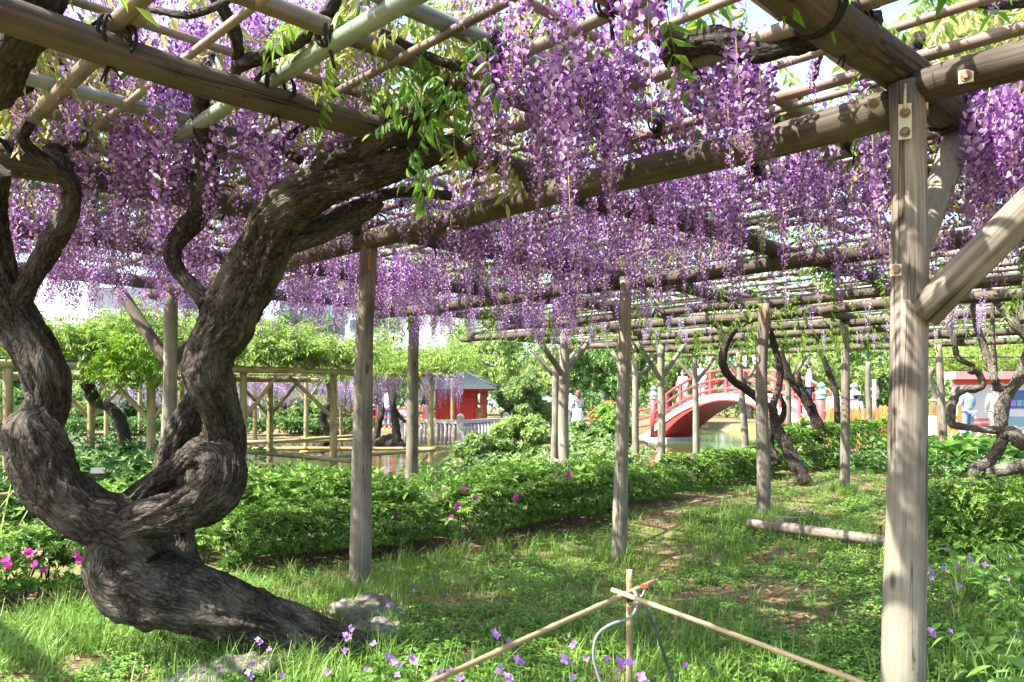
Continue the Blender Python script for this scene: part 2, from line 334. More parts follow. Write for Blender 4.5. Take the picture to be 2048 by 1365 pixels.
M_LEAFL = leaf_mat('sunlit_yellowgreen_leaf', [(0.0, (0.11, 0.22, 0.035)), (0.5, (0.21, 0.33, 0.055)), (1.0, (0.36, 0.43, 0.11))], trans=0.4, rough=0.5)
M_AZAL = leaf_mat('azalea_leaf', [(0.0, (0.045, 0.12, 0.016)), (0.5, (0.10, 0.22, 0.026)), (0.9, (0.18, 0.31, 0.04)), (1.0, (0.28, 0.26, 0.06))], trans=0.3, rough=0.42, spec=0.35)
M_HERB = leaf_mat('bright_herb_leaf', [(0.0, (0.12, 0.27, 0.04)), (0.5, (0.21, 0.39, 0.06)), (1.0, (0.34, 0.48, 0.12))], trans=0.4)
M_GRASS = leaf_mat('grass_blade', [(0.0, (0.07, 0.17, 0.02)), (0.5, (0.15, 0.30, 0.04)), (0.93, (0.27, 0.40, 0.09)), (1.0, (0.44, 0.38, 0.18))], trans=0.4, rough=0.45)
M_CLOV = leaf_mat('low_ground_cover', [(0.0, (0.06, 0.17, 0.022)), (0.6, (0.13, 0.28, 0.04)), (1.0, (0.24, 0.38, 0.07))], trans=0.35)
M_TREE1 = leaf_mat('light_tree_leaf', [(0.0, (0.15, 0.27, 0.06)), (0.5, (0.26, 0.38, 0.10)), (1.0, (0.40, 0.50, 0.18))], trans=0.4)
M_TREE2 = leaf_mat('deep_green_leaf', [(0.0, (0.045, 0.12, 0.022)), (0.5, (0.09, 0.20, 0.04)), (1.0, (0.17, 0.29, 0.07))], trans=0.3, spec=0.4)
M_TREE3 = leaf_mat('glossy_shrub_leaf', [(0.0, (0.08, 0.18, 0.04)), (0.6, (0.16, 0.28, 0.065)), (0.92, (0.28, 0.37, 0.12)), (1.0, (0.42, 0.25, 0.13))], trans=0.3, spec=0.45, rough=0.35)
M_DEAD = leaf_mat('fallen_leaf', [(0.0, (0.16, 0.075, 0.04)), (0.5, (0.27, 0.15, 0.085)), (0.85, (0.40, 0.27, 0.17)), (1.0, (0.46, 0.40, 0.32))], trans=0.1, rough=0.8)
M_BROAD = leaf_mat('broad_leaf', [(0.0, (0.06, 0.18, 0.03)), (0.5, (0.14, 0.30, 0.05)), (1.0, (0.27, 0.42, 0.09))], trans=0.4, rough=0.45)
M_WILD = leaf_mat('wild_violet_petal', [(0.0, (0.30, 0.10, 0.45)), (1.0, (0.52, 0.27, 0.66))], trans=0.4)
M_MAG = leaf_mat('magenta_azalea_petal', [(0.0, (0.50, 0.06, 0.34)), (1.0, (0.72, 0.14, 0.52))], trans=0.35)
M_STALK = leaf_mat('green_stalk', [(0.0, (0.12, 0.25, 0.05)), (1.0, (0.20, 0.33, 0.08))], trans=0.2)
M_ROCK = noise_mat('garden_rock', [(0.3, (0.05, 0.045, 0.036)), (0.5, (0.14, 0.125, 0.105)), (0.68, (0.26, 0.245, 0.215))], scale=13, detail=9, bump=0.7, dist=0.03)
M_STONE = noise_mat('cut_grey_stone', [(0.3, (0.27, 0.27, 0.265)), (0.7, (0.46, 0.455, 0.44))], scale=14, detail=8, bump=0.2)
M_STONED = noise_mat('dark_bank_stone', [(0.3, (0.10, 0.095, 0.085)), (0.7, (0.27, 0.25, 0.23))], scale=7, detail=8, bump=0.6, dist=0.04)
M_RED = noise_mat('vermilion_paint', [(0.3, (0.33, 0.028, 0.03)), (0.7, (0.44, 0.05, 0.048))], scale=5, rough=0.42, bump=0.03, spec=0.4)
M_PINK = noise_mat('sun_faded_red_paint', [(0.3, (0.38, 0.04, 0.05)), (0.7, (0.49, 0.085, 0.09))], scale=4, rough=0.5, bump=0.03)
M_REDD = noise_mat('shrine_red_paint', [(0.3, (0.36, 0.025, 0.018)), (0.7, (0.50, 0.05, 0.035))], scale=5, rough=0.5, bump=0.05)
M_WHITE = flat('white_band', (0.50, 0.51, 0.51), 0.6, var=0.08)
M_VERD = noise_mat('verdigris_cap', [(0.3, (0.17, 0.36, 0.36)), (0.7, (0.30, 0.50, 0.49))], scale=12, rough=0.5, metallic=0.2)
M_ROOFC = noise_mat('grey_blue_roof', [(0.3, (0.03, 0.04, 0.047)), (0.7, (0.06, 0.073, 0.083))], scale=10, rough=0.85, spec=0.1)
M_ORANGE = grain_mat('orange_stained_picket', (0.26, 0.105, 0.028), (0.36, 0.16, 0.042), (0.44, 0.22, 0.07), bump=0.1, knots=False, crack=False)
M_FBAM = grain_mat('low_fence_bamboo', (0.36, 0.32, 0.17), (0.50, 0.45, 0.25), (0.60, 0.55, 0.36), rough=0.5, knots=False, crack=False)
M_CABLE = flat('grey_cable_sheath', (0.20, 0.22, 0.22), 0.45)
M_ORPL = flat('orange_plastic', (0.70, 0.10, 0.03), 0.35)
M_SKIN = flat('skin_tone', (0.55, 0.36, 0.26), 0.55)
M_HAIRK = flat('black_hair', (0.02, 0.017, 0.015), 0.5)
M_HAIRB = flat('brown_hair', (0.13, 0.05, 0.03), 0.5)
M_GLASS = flat('dark_window_glass', (0.07, 0.09, 0.11), 0.12, spec=0.6)
M_DARK = flat('dark_metal', (0.03, 0.033, 0.035), 0.5)

# ------------------------------------------------------------------ ground, pond
POND = np.array([(-22, 7.4), (-9, 7.0), (-6, 6.8), (-3, 7.3), (-1.5, 8.4), (0, 9.7), (2.5, 12.0), (4.5, 14.6), (6.5, 17.4), (7.8, 20.5), (8.8, 24.5), (9.5, 28), (11, 42), (4.3, 42), (4.9, 31), (4.6, 24), (2.9, 18.6), (0.6, 16.4), (-1.2, 17.2), (-2.8, 21), (-4.5, 26.5), (-22, 27.5)])
WATER_Z = -0.34
def poly_sd(x, y, P):
    """signed distance, negative inside"""
    d = np.full(x.shape, 1e9); ins = np.zeros(x.shape, bool)
    for i in range(len(P)):
        a, b = P[i], P[(i + 1) % len(P)]
        e = b - a; wx, wy = x - a[0], y - a[1]
        t = np.clip((wx * e[0] + wy * e[1]) / (e @ e), 0, 1)
        d = np.minimum(d, np.hypot(wx - e[0] * t, wy - e[1] * t))
        c = ((a[1] > y) != (b[1] > y)) & (x < (b[0] - a[0]) * (y - a[1]) / (b[1] - a[1] + 1e-12) + a[0])
        ins ^= c
    return np.where(ins, -d, d)
def fbm2(x, y, seed=0.0):
    o = np.zeros_like(x); a = 1.0; f = 1.0; r = np.random.default_rng(int(seed * 10) + 3)
    for k in range(5):
        p = r.random(8) * 7
        o += a * (np.sin(f * (x * 1.1 + y * 0.6) + p[0] + 1.3 * np.sin(f * 0.7 * y + p[1])) * np.sin(f * (y * 1.2 - x * 0.5) + p[2] + 1.1 * np.sin(f * 0.8 * x + p[3])))
        a *= 0.55; f *= 2.03
    return o
def ground_z(x, y):
    x = np.asarray(x, float); y = np.asarray(y, float)
    s = poly_sd(x, y, POND)
    t = np.clip((0.55 - s) / 1.1, 0, 1); t = t * t * (3 - 2 * t)
    dip = -0.19 * np.exp(-((x - 1.0) ** 2 / 3.0 + (y - 6.9) ** 2 / 2.2))
    return -0.85 * t + (1 - t) * (dip + 0.018 * fbm2(x * 1.3, y * 1.3, 1) + 0.006 * fbm2(x * 6, y * 6, 2))
def gz(x, y): return float(ground_z(np.array([x]), np.array([y]))[0])

ax = np.concatenate([np.linspace(-900, -30, 12)[:-1], np.arange(-30, -8, 0.5), np.arange(-8, 10, 0.11), np.arange(10, 30, 0.5), np.linspace(30, 900, 12)])
ay = np.concatenate([np.linspace(-300, -6, 8)[:-1], np.arange(-6, 0.5, 0.5), np.arange(0.5, 14, 0.11), np.arange(14, 45, 0.35), np.linspace(45, 1400, 14)])
GX, GY = np.meshgrid(ax, ay); GZ = ground_z(GX, GY)
nx, ny = len(ax), len(ay)
I = (np.arange(ny - 1)[:, None] * nx + np.arange(nx - 1)[None]).ravel()
T = np.concatenate([np.stack([I, I + 1, I + nx + 1], -1), np.stack([I, I + nx + 1, I + nx], -1)])
def ground_material():
    m, nt, nd, lk, bs = new_mat('leaf_litter_soil')
    tc = nd.new('ShaderNodeTexCoord')
    n1 = nd.new('ShaderNodeTexNoise'); n1.inputs['Scale'].default_value = 34; n1.inputs['Detail'].default_value = 8; lk.new(tc.outputs['Object'], n1.inputs['Vector'])
    vo = nd.new('ShaderNodeTexVoronoi'); vo.inputs['Scale'].default_value = 30; lk.new(tc.outputs['Object'], vo.inputs['Vector'])
    r = ramp(nd, [(0.25, (0.07, 0.045, 0.032)), (0.5, (0.19, 0.125, 0.085)), (0.75, (0.37, 0.27, 0.19))]); lk.new(n1.outputs[0], r.inputs[0])
    rc = ramp(nd, [(0.0, (0.55, 0.5, 0.45)), (1.0, (1.25, 1.1, 1.0))]); lk.new(vo.outputs['Color'], rc.inputs[0])
    mu = nd.new('ShaderNodeMixRGB'); mu.blend_type = 'MULTIPLY'; mu.inputs[0].default_value = 0.8; lk.new(r.outputs[0], mu.inputs[1]); lk.new(rc.outputs[0], mu.inputs[2])
    n2 = nd.new('ShaderNodeTexNoise'); n2.inputs['Scale'].default_value = 1.1; n2.inputs['Detail'].default_value = 6; lk.new(tc.outputs['Object'], n2.inputs['Vector'])
    rg = ramp(nd, [(0.42, (0, 0, 0)), (0.56, (1, 1, 1))]); lk.new(n2.outputs[0], rg.inputs[0])
    mg = nd.new('ShaderNodeMixRGB'); mg.inputs[2].default_value = (0.07, 0.13, 0.025, 1)
    s = nd.new('ShaderNodeMath'); s.operation = 'MULTIPLY'; s.inputs[1].default_value = 0.6; lk.new(rg.outputs[0], s.inputs[0]); lk.new(s.outputs[0], mg.inputs[0]); lk.new(mu.outputs[0], mg.inputs[1])
    lk.new(mg.outputs[0], bs.inputs['Base Color']); bs.inputs['Roughness'].default_value = 0.95; bs.inputs['Specular IOR Level'].default_value = 0.1
    bp = nd.new('ShaderNodeBump'); bp.inputs['Strength'].default_value = 0.8; bp.inputs['Distance'].default_value = 0.02
    lk.new(n1.outputs[0], bp.inputs['Height']); lk.new(bp.outputs[0], bs.inputs['Normal']); return m
gme = tri_mesh('ground', np.stack([GX.ravel(), GY.ravel(), GZ.ravel()], -1), T, None, [ground_material()], True)
tag(link('ground', gme), kind='structure', label='garden ground of soil and leaf litter under the pergola')

def water_material():
    m, nt, nd, lk, bs = new_mat('pond_water')
    bs.inputs['Base Color'].default_value = (0.055, 0.07, 0.022, 1); bs.inputs['Roughness'].default_value = 0.08; bs.inputs['Specular IOR Level'].default_value = 0.5
    tc = nd.new('ShaderNodeTexCoord'); n = nd.new('ShaderNodeTexNoise'); n.inputs['Scale'].default_value = 7; n.inputs['Detail'].default_value = 3; lk.new(tc.outputs['Object'], n.inputs['Vector'])
    bp = nd.new('ShaderNodeBump'); bp.inputs['Strength'].default_value = 0.12; bp.inputs['Distance'].default_value = 0.03; lk.new(n.outputs[0], bp.inputs['Height']); lk.new(bp.outputs[0], bs.inputs['Normal'])
    return m
wb = MB(); wb.add([(-24, 6, WATER_Z), (13, 6, WATER_Z), (13, 44, WATER_Z), (-24, 44, WATER_Z)], [(0, 1, 2, 3)])
tag(wb.build('pond_water', water_material()), kind='structure', label='green murky pond water below the pergolas')

# ------------------------------------------------------------------ timber builders
def log_pts(p0, p1, r0, r1, wob=0.012, step=0.12):
    p0 = np.array(p0, float); p1 = np.array(p1, float); L = np.linalg.norm(p1 - p0); k = max(3, int(L / step))
    t = np.linspace(0, 1, k)[:, None]; P = p0 + (p1 - p0) * t; sd = rng.random() * 50
    for i in range(k):
        P[i] += np.array([nz(i * step * 0.9, sd, 0), nz(i * step * 0.9, sd, 9), nz(i * step * 0.9, sd, 19)]) * wob * min(1, i, k - 1 - i)
    R = r0 + (r1 - r0) * t[:, 0]
    R = R * np.array([1 + 0.05 * nz(i * step * 2.3, sd, 4) for i in range(k)])
    return P, R
def log_disp(amp=0.03):
    sd = rng.random() * 90
    def f(seg, th):
        o = np.ones((len(seg), len(th)))
        for i, s in enumerate(seg):
            for j, t in enumerate(th):
                o[i, j] += amp * nz(math.cos(t) * 1.6 + sd, math.sin(t) * 1.6, s * 2.2) + amp * 0.5 * nz(math.cos(t) * 4 + sd, math.sin(t) * 4, s * 1.2)
        return o
    return f
def log(name, p0, p1, r0, r1, mat, parent, n=14, wob=0.012, step=0.12, amp=0.03):
    P, R = log_pts(p0, p1, r0, r1, wob, step); mb = MB(); mb.tube(P, R, n, disp=log_disp(amp)); return mb.build(name, mat, parent)
def bamboo(name, p0, p1, r, mat, parent, n=10, node=0.34, bow=0.015, bulge=1.085):
    p0 = np.array(p0, float); p1 = np.array(p1, float); L = np.linalg.norm(p1 - p0); d = (p1 - p0) / L
    ss = [0.0]; rr = [r]; s = rng.random() * node * 0.7 + 0.05
    while s < L - 0.03:
        ss += [s - 0.012, s - 0.004, s, s + 0.004, s + 0.014]; rr += [r * 1.0, r * bulge, r * 0.97, r * (1 + (bulge - 1) * .8), r * 1.0]; s += node * (0.85 + 0.3 * rng.random())
    ss.append(L); rr.append(r * 0.96); ss = np.array(ss); o = np.argsort(ss); ss = np.clip(ss[o], 0, L); rr = np.array(rr)[o]
    rr = rr * (1 - 0.12 * ss / max(L, 0.1))
    sd = rng.random() * 50; b1, b2 = (rng.random(2) - 0.5) * 2 * bow * min(1, L / 3)
    side = np.cross(d, [0, 0, 1.0]); side = side / (np.linalg.norm(side) + 1e-6) if np.linalg.norm(side) > 1e-3 else np.array([1.0, 0, 0])
    up = np.cross(side, d)
    P = p0 + d * ss[:, None] + np.sin(math.pi * ss / L)[:, None] * (side * b1 + up * b2)
    mb = MB(); mb.tube(P, rr, n); return mb.build(name, mat, parent)

# ------------------------------------------------------------------ the main pergola
perg = empty('wisteria_pergola', (0, 5, 0), 'large weathered log and bamboo pergola overhead, hung with deep purple wisteria', 'pergola')
def post(px_b, px_t, d, z_t, r, mat=M_POST, z_b=None, parent=None, name='post', n=20):
    xb = (px_b - 1024) / F * d; xt = (px_t - 1024) / F * d
    zb = gz(xb, d) - 0.15 if z_b is None else z_b
    return log(name, (xb, d, zb), (xt, d, z_t), r * 1.13, r * 0.84, mat, parent or perg, n=n, wob=0.026, amp=0.06)
# main posts (pixel column of foot and head, depth, head height, radius)
POSTS = {'B': (1806, 1813, 2.80, 2.43, .067), 'A': (716, 739, 5.25, 2.35, .066), 'C': (1236, 1252, 7.1, 2.37, .064), 'D': (1524, 1528, 8.45, 2.33, .068),
         'E': (1690, 1690, 10.7, 2.32, .062), 'F': (818, 828, 9.8, 2.3, .078), 'G': (334, 345, 7.6, 2.36, .072), 'H': (1126, 1130, 12.0, 2.3, .085), 'I': (1322, 1324, 14.4, 2.3, .075),
         'H2': (1108, 1111, 15.0, 2.28, .075), 'I2': (1272, 1270, 16.8, 2.28, .075), 'J': (1498, 1478, 16.3, 2.28, .075), 'K': (1394, 1390, 18.4, 2.28, .075), 'L': (1893, 1876, 14.4, 2.3, .068),
         'Mm': (1578, 1574, 17.5, 2.28, .07), 'N': (1740, 1736, 20, 2.25, .07), 'P': (1821, 1821, 12.6, 2.3, .065)}
for k, a in POSTS.items():
    post(a[0], a[1], a[2], a[3], a[4], n=28 if k in 'ABCD' else 14, z_b=-0.8 if k in ('H2', 'I2', 'J', 'K', 'H', 'I') else None)
# round log beams
LOGS = [  # (axis, const, from, to, z, r)
    ('v', 1.03, -1.6, 2.62, 2.50, .078), ('v', 1.03, 2.60, 7.5, 2.505, .074), ('v', 2.84, -2.2, 3.0, 2.49, .057), ('v', 2.86, 2.96, 8.0, 2.47, .062),
    ('v', 4.45, -2.4, 3.0, 2.455, .064), ('v', 4.42, 2.97, 6.0, 2.45, .063), ('v', 4.40, 5.95, 17.5, 2.44, .062),
    ('v', 6.1, -1.8, 17.5, 2.45, .06), ('v', 7.85, -1.0, 17.5, 2.44, .062), ('v', 10.1, 9.0, 18, 2.42, .06),
    ('v', -0.7, 1.5, 9, 2.48, .06), ('v', -2.4, 2.5, 10, 2.48, .06),
    ('u', 3.03, 1.0, 8.2, 2.37, .066), ('u', 3.01, -3.2, 0.97, 2.41, .066), ('u', -0.6, -2.0, 8.2, 2.37, .06),
    ('u', 5.78, -3.6, 8.2, 2.36, .064), ('u', 8.0, -3.6, 8.3, 2.355, .06), ('u', 9.15, 0.0, 10.4, 2.35, .06), ('u', 10.95, -3.6, 8.4, 2.35, .06), ('u', 12.1, 4, 10.4, 2.35, .06),
    ('u', 14.0, -3, 10.4, 2.35, .06), ('u', 16.3, -2, 10.4, 2.35, .06)]
for axis, c, a, b, z, r in LOGS:
    p0, p1 = (UV(a, c, z), UV(b, c, z)) if axis == 'v' else (UV(c, a, z), UV(c, b, z))
    log('beam', p0, p1, r * 1.04, r * 0.96, M_LOG, perg, n=18 if c < 5 else 12, wob=0.03, step=0.12, amp=0.06)
# bamboo poles: along d2 (constant u) on top of the beams, and along d1 (constant v) over them
mats_b = [M_BAM, M_BAMG, M_BAM, M_BAMR, M_BAM]
U_POLES = [(-1.3, M_BAM, .03), (-0.2, M_BAMR, .028), (0.30, M_BAM, .03), (0.91, M_BAM, .033), (1.52, M_BAMG, .036), (2.06, M_BAM, .026), (2.58, M_BAM, .034), (3.12, M_BAMR, .027), (3.62, M_BAMG, .03), (4.1, M_BAM, .03), (4.55, M_BAM, .028), (5.05, M_BAMG, .03), (5.45, M_BAM, .028)]
u = 6.15
while u < 17.4:
    U_POLES.append((u, [M_BAM, M_BAMG, M_BAM, M_BAM][len(U_POLES) % 4], .026 + .008 * random.random())); u += 0.36 + 0.2 * random.random()
V_POLES = [(-2.9, M_BAM, .03), (-1.6, M_BAM, .03), (-1.1, M_BAMR, .028), (0.0, M_BAM, .03), (0.5, M_BAMR, .032), (1.6, M_BAMR, .036), (2.14, M_BAMG, .034), (2.45, M_BAM, .037), (3.18, M_BAMR, .033), (3.72, M_BAMG, .031), (4.15, M_BAM, .028), (5.0, M_BAM, .031), (5.55, M_BAMG, .03), (6.6, M_BAM, .03), (7.2, M_BAMR, .03), (8.15, M_BAM, .028)]
for u, mt, r in U_POLES:
    v1 = 8.4 if u < 9 else 10.4
    v0 = -2.0 if u < 2 else -3.6
    zz = 2.585 if u < 6 else 2.54
    cut = v0 + (v1 - v0) * (0.38 + 0.2 * random.random())
    if abs(u - 1.52) < .1: cut = 4.75
    bamboo('bamboo_pole', UV(u, v0, zz), UV(u + 0.02, cut, zz), r, mt, perg, n=14 if u < 4 else 8)
    bamboo('bamboo_pole', UV(u + 0.06, cut - 0.25, zz + 0.01), UV(u + 0.05, v1, zz), r * 0.92, mt if abs(u - 1.52) > .1 else M_BAM, perg, n=12 if u < 4 else 8)
for v, mt, r in V_POLES:
    zz = 2.645; u0 = -2.2 if v > 0 else 1.2; cut = 3.3 + 1.2 * random.random()
    bamboo('bamboo_pole', UV(u0, v, zz), UV(cut, v + 0.02, zz), r, mt, perg, n=14)
    bamboo('bamboo_pole', UV(cut - 0.3, v + 0.06, zz), UV(cut + 4.6, v + 0.05, zz), r * 0.95, mt, perg, n=10)
    if v > -1.7: bamboo('bamboo_pole', UV(cut + 4.4, v, zz - .02), UV(16.5, v + 0.03, zz - .03), r * 0.9, mt, perg, n=8)
for u in (1.22, 1.80, 2.32, 2.92, 3.38, 3.86, 4.34, 4.8, 5.25):
    bamboo('bamboo_pole', UV(u, 0.2 + random.random(), 2.615), UV(u + .03, 4.6 + 3.5 * random.random(), 2.615), .017, random.choice((M_BAM, M_BAMR)), perg, n=8)
for v in (1.28, 1.88, 2.98, 3.45, 4.72, 5.25, 6.3):
    bamboo('bamboo_pole', UV(-1.0 + random.random(), v, 2.68), UV(5 + 2 * random.random(), v + .03, 2.68), .018, random.choice((M_BAM, M_BAMR)), perg, n=8)
# braces
def brace(p0, p1, r, mat=M_LOG, parent=None, n=14): return log('brace', p0, p1, r, r * 0.95, mat, parent or perg, n=n, wob=0.008)
pB = np.array([(1810 - 1024) / F * 2.80, 2.80, 0])
brace(pB + [0.045, -0.035, 1.60], pB + [0.60, -0.60, 2.38], .062, M_POST)
brace(pB + [0.04, 0.04, 1.80], pB + [0.50, 0.53, 2.44], .055, M_POST)
pG = np.array([(340 - 1024) / F * 7.6, 7.6, 0])
brace(pG + [0, 0, 1.62], pG + [-0.62, 0.25, 2.40], .06, M_LOG); brace(pG + [0, 0, 1.62], pG + [0.45, 0.45, 2.35], .05, M_LOG)
for key in ('H', 'I', 'H2', 'I2', 'J', 'K', 'Mm'):
    a = POSTS[key]; p = np.array([((a[0] + a[1]) / 2 - 1024) / F * a[2], a[2], 0])
    for s in (-1, 1):
        brace(p + [0, 0, 1.62 + .1 * random.random()], p + [s * 0.5, (s * 0.35 if key in 'HI' else 0.1), 2.32], .045, M_POST, n=8)
# zinc straps, square washers and bolts on the near joints
def plate(c, n_dir, w, h, bolts, parent=perg, rod=None):
    n_dir = Vector(n_dir).normalized(); M = n_dir.to_track_quat('Y', 'Z').to_matrix()
    mb = MB(); mb.box((0, 0, 0), (w, 0.006, h)); mb.v = [tuple(M @ Vector(p) + Vector(c)) for p in mb.v]
    o = mb.build('bracket_plate', M_ZINC, parent)
    for dz in bolts:
        b2 = MB(); q = Vector(c) + M @ Vector((0, 0.003, dz)); b2.tube([q, q + n_dir * 0.012], [0.0125, 0.011], 6, smooth=False); b2.tube([q, q + n_dir * 0.004], [0.018, 0.018], 12)
        bo = b2.build('bolt', M_BOLT, None); bo.parent = o; bo.location = (0, 0, 0)
    if rod:
        b3 = MB(); b3.tube([rod[0], rod[1]], 0.006, 8); r_ = b3.build('tie_rod', M_ZINC, None); r_.parent = o; r_.location = (0, 0, 0)
nB = Vector((-pB[0], -pB[1], 0)).normalized(); rB = 0.062
c = Vector(pB) + nB * rB; c.z = 2.275
plate(c, nB, 0.042, 0.125, (-0.038, 0.03), rod=(c + Vector((0, 0, 0.03)) + nB * 0.008, c + Vector((0.0, 0.0, 0.13)) + nB * 0.008))
side = Vector((-nB.y, nB.x, 0)); sR = -side if side.x < 0 else side
c2 = Vector(pB) + sR * rB * 0.97; c2.z = 2.285
plate(c2, sR, 0.042, 0.125, (-0.038, 0.03), rod=(c2 + Vector((0, 0, 0.03)) + sR * 0.008, c2 + Vector((0, 0, 0.13)) + sR * 0.008))
for px, py, z, nd_, wz in ((1748, 209, 2.37, (-.6, -.8, 0), .042), (1932, 153, 2.41, (-.6, -.8, 0), .045), (957, 300, 2.48, (.5, -.86, -.1), .04), (440, 418, 2.45, (.6, -.8, 0), .045), (653, 543, 2.45, (.6, -.8, 0), .05)):
    q = Vector(PZ(px, py, z)); d = q.length; q2 = q - Vector((q.x, q.y, q.z - CAM_H)).normalized() * 0.068
    plate(q2, Vector((-q.x, -q.y, 0)) * 0.5 + Vector(nd_), wz, wz, (0.0,))
q = Vector(PD(1790, 541, 2.735)); plate(q + Vector((0, -0.005, 0)), nB, .036, .04, (0,))

nr = Vector((-q.x, -q.y, 0))
# the little letter plate on the second beam, and paper tags on the posts
qe = Vector(PZ(653, 543, 2.45)); qe = qe - Vector((qe.x, qe.y, qe.z - CAM_H)).normalized() * 0.085
tc_ = bpy.data.curves.new('plate_letter', 'FONT'); tc_.body = 'E'; tc_.size = .045; tc_.extrude = .0015; tc_.align_x = 'CENTER'; tc_.align_y = 'CENTER'; tc_.materials.append(M_DARK)
ot_ = bpy.data.objects.new('letter_source', tc_); COL.objects.link(ot_); bpy.context.view_layer.update(); me_ = bpy.data.meshes.new_from_object(ot_.evaluated_get(bpy.context.evaluated_depsgraph_get())); bpy.data.objects.remove(ot_)
ob_ = bpy.data.objects.new('plate_letter', me_); COL.objects.link(ob_); ob_.parent = perg; ob_.location = qe - perg.location; ob_.rotation_euler = (math.radians(90), 0, math.atan2(-qe.x, qe.y) * 1.0)
M_TAG = flat('orange_brown_tag', (.30, .17, .06), .6)
for key, py, w_, h_ in (('D', 633, .035, .15), ('A', 527, .02, .10), ('F', 650, .03, .14)):
    A_ = POSTS[key]; p_ = Vector(PD(A_[1], py, A_[2])); n_ = Vector((-p_.x, -p_.y, 0)).normalized(); mb = MB(); mb.box(p_ + n_ * (A_[4] * .9), (w_, .006, h_), math.atan2(-p_.x, p_.y)); mb.build('name_tag', M_TAG, perg)
# black rope lashings at the crossings
def tie_mesh(ra, rb, dz, seed):
    r = random.Random(seed); mb = MB()
    for k in range(2):
        t = np.linspace(0, 2 * math.pi, 19); ang = (0.78 if k == 0 else -0.78) + r.uniform(-.25, .25)
        off = r.uniform(-.008, .008); w = ra + 0.012; h = (rb + ra + dz) / 2 + 0.012
        P = np.stack([np.cos(t) * w * math.cos(ang) - off, np.cos(t) * w * math.sin(ang) + off, np.sin(t) * h * 1.04 + dz * 0.0], -1)
        for o in (-.007, .007): mb.tube(P + [o, -o, 0], 0.0062, 6, caps=False)
    for k in range(3):
        a = r.uniform(0, 6.28); e = r.uniform(.02, .05)
        P = [(0, 0, -(ra + rb) * 0.95), (0.4 * e * math.cos(a), 0.4 * e * math.sin(a), -(ra + rb) - .01), (e * math.cos(a), e * math.sin(a), -(ra + rb) - r.uniform(.03, .07))]
        mb.tube(P, [0.006, 0.005, 0.003], 5)
    return mb.mesh('rope_tie', M_ROPE)
TIES = [tie_mesh(0.062, 0.034, 0.02, s) for s in range(4)]; TIES2 = [tie_mesh(0.036, 0.032, 0.0, s + 9) for s in range(3)]
nties = 0
for u, mt, r in U_POLES:
    for axis, c, a, b, z, lr in LOGS:
        if axis == 'v' and a < u < b:
            p = UV(u, c, z + 0.035)
            px, py = to_px(p)
            if p[1] > 0.8 and -60 < px < 2110 and -60 < py < 800 and p[1] < 9:
                o = link('rope_tie', TIES[nties % 4], perg, p); o.rotation_euler.z = random.choice((0, math.pi / 2, math.pi)) + math.pi / 4; nties += 1
    for v, mt2, r2 in V_POLES:
        p = UV(u, v, 2.612); px, py = to_px(p)
        if p[1] > 0.8 and -60 < px < 2110 and -60 < py < 800 and p[1] < 5.2 and random.random() < 0.45:
            o = link('rope_tie', TIES2[nties % 3], perg, p); o.scale = (.82, .82, .9); o.rotation_euler.z = random.choice((0, math.pi / 2, math.pi)) + math.pi / 4; nties += 1
# thin rope rings on B's joint
for s, q, ax_ in ((1, UV(2.35, 1.03, 2.50), (1, 0)), (1, UV(3.25, 1.03, 2.505), (1, 0)), (1, UV(3.55, 1.03, 2.505), (1, 0))):
    t = np.linspace(0, 2 * math.pi, 25); d2 = np.array([-S2, S2, 0])
    mb = MB()
    for o in (-.012, 0, .012):
        P = q + np.outer(np.cos(t), d2) * 0.086 + np.outer(np.sin(t), [0, 0, 1.0]) * 0.086 + np.array([S2, S2, 0]) * o
        mb.tube(P, .0065, 6, caps=False)
    mb.build('rope_tie', M_ROPE, perg)
# ------------------------------------------------------------------ wisteria vines
def bark_disp(sd, twist=2.2, lobes=0.13, fine=0.07):
    def f(seg, th):
        o = np.ones((len(seg), len(th)))
        for i, s in enumerate(seg):
            for j, t in enumerate(th):
                a = t + twist * s; c, q = math.cos(a), math.sin(a)
                h = lobes * 1.5 * nz(c * 1.3 + sd, q * 1.3, s * 1.1) + lobes * 0.9 * (abs(nz(c * 2.4 + sd, q * 2.4, s * 1.3 + 7)) * 2 - 0.45)
                h += fine * 1.5 * nz(c * 6 + sd, q * 6, s * 3.5) + fine * 1.2 * (0.35 - abs(nz(c * 9 + sd, q * 9, s * 6)) * 1.6) + fine * 0.9 * nz(c * 3 + sd, q * 3, s * 14)
                o[i, j] = 1 + h
        return o
    return f
def limb(mb, rows, n=40, step=0.016, twist=2.2, lobes=0.15, fine=0.095):
    """rows: (px, py, depth, radius in px)"""
    P = np.array([[*PD(a, b, d), r * d / F * (.87 if r > 24 else 1)] for a, b, d, r in rows]); Q = crom(P, step)
    mb.tube(Q[:, :3], np.maximum(Q[:, 3], 0.003), n, disp=bark_disp(rng.random() * 60, twist, lobes, fine), uvoff=(rng.random() * 5, rng.random() * 5))
    return Q
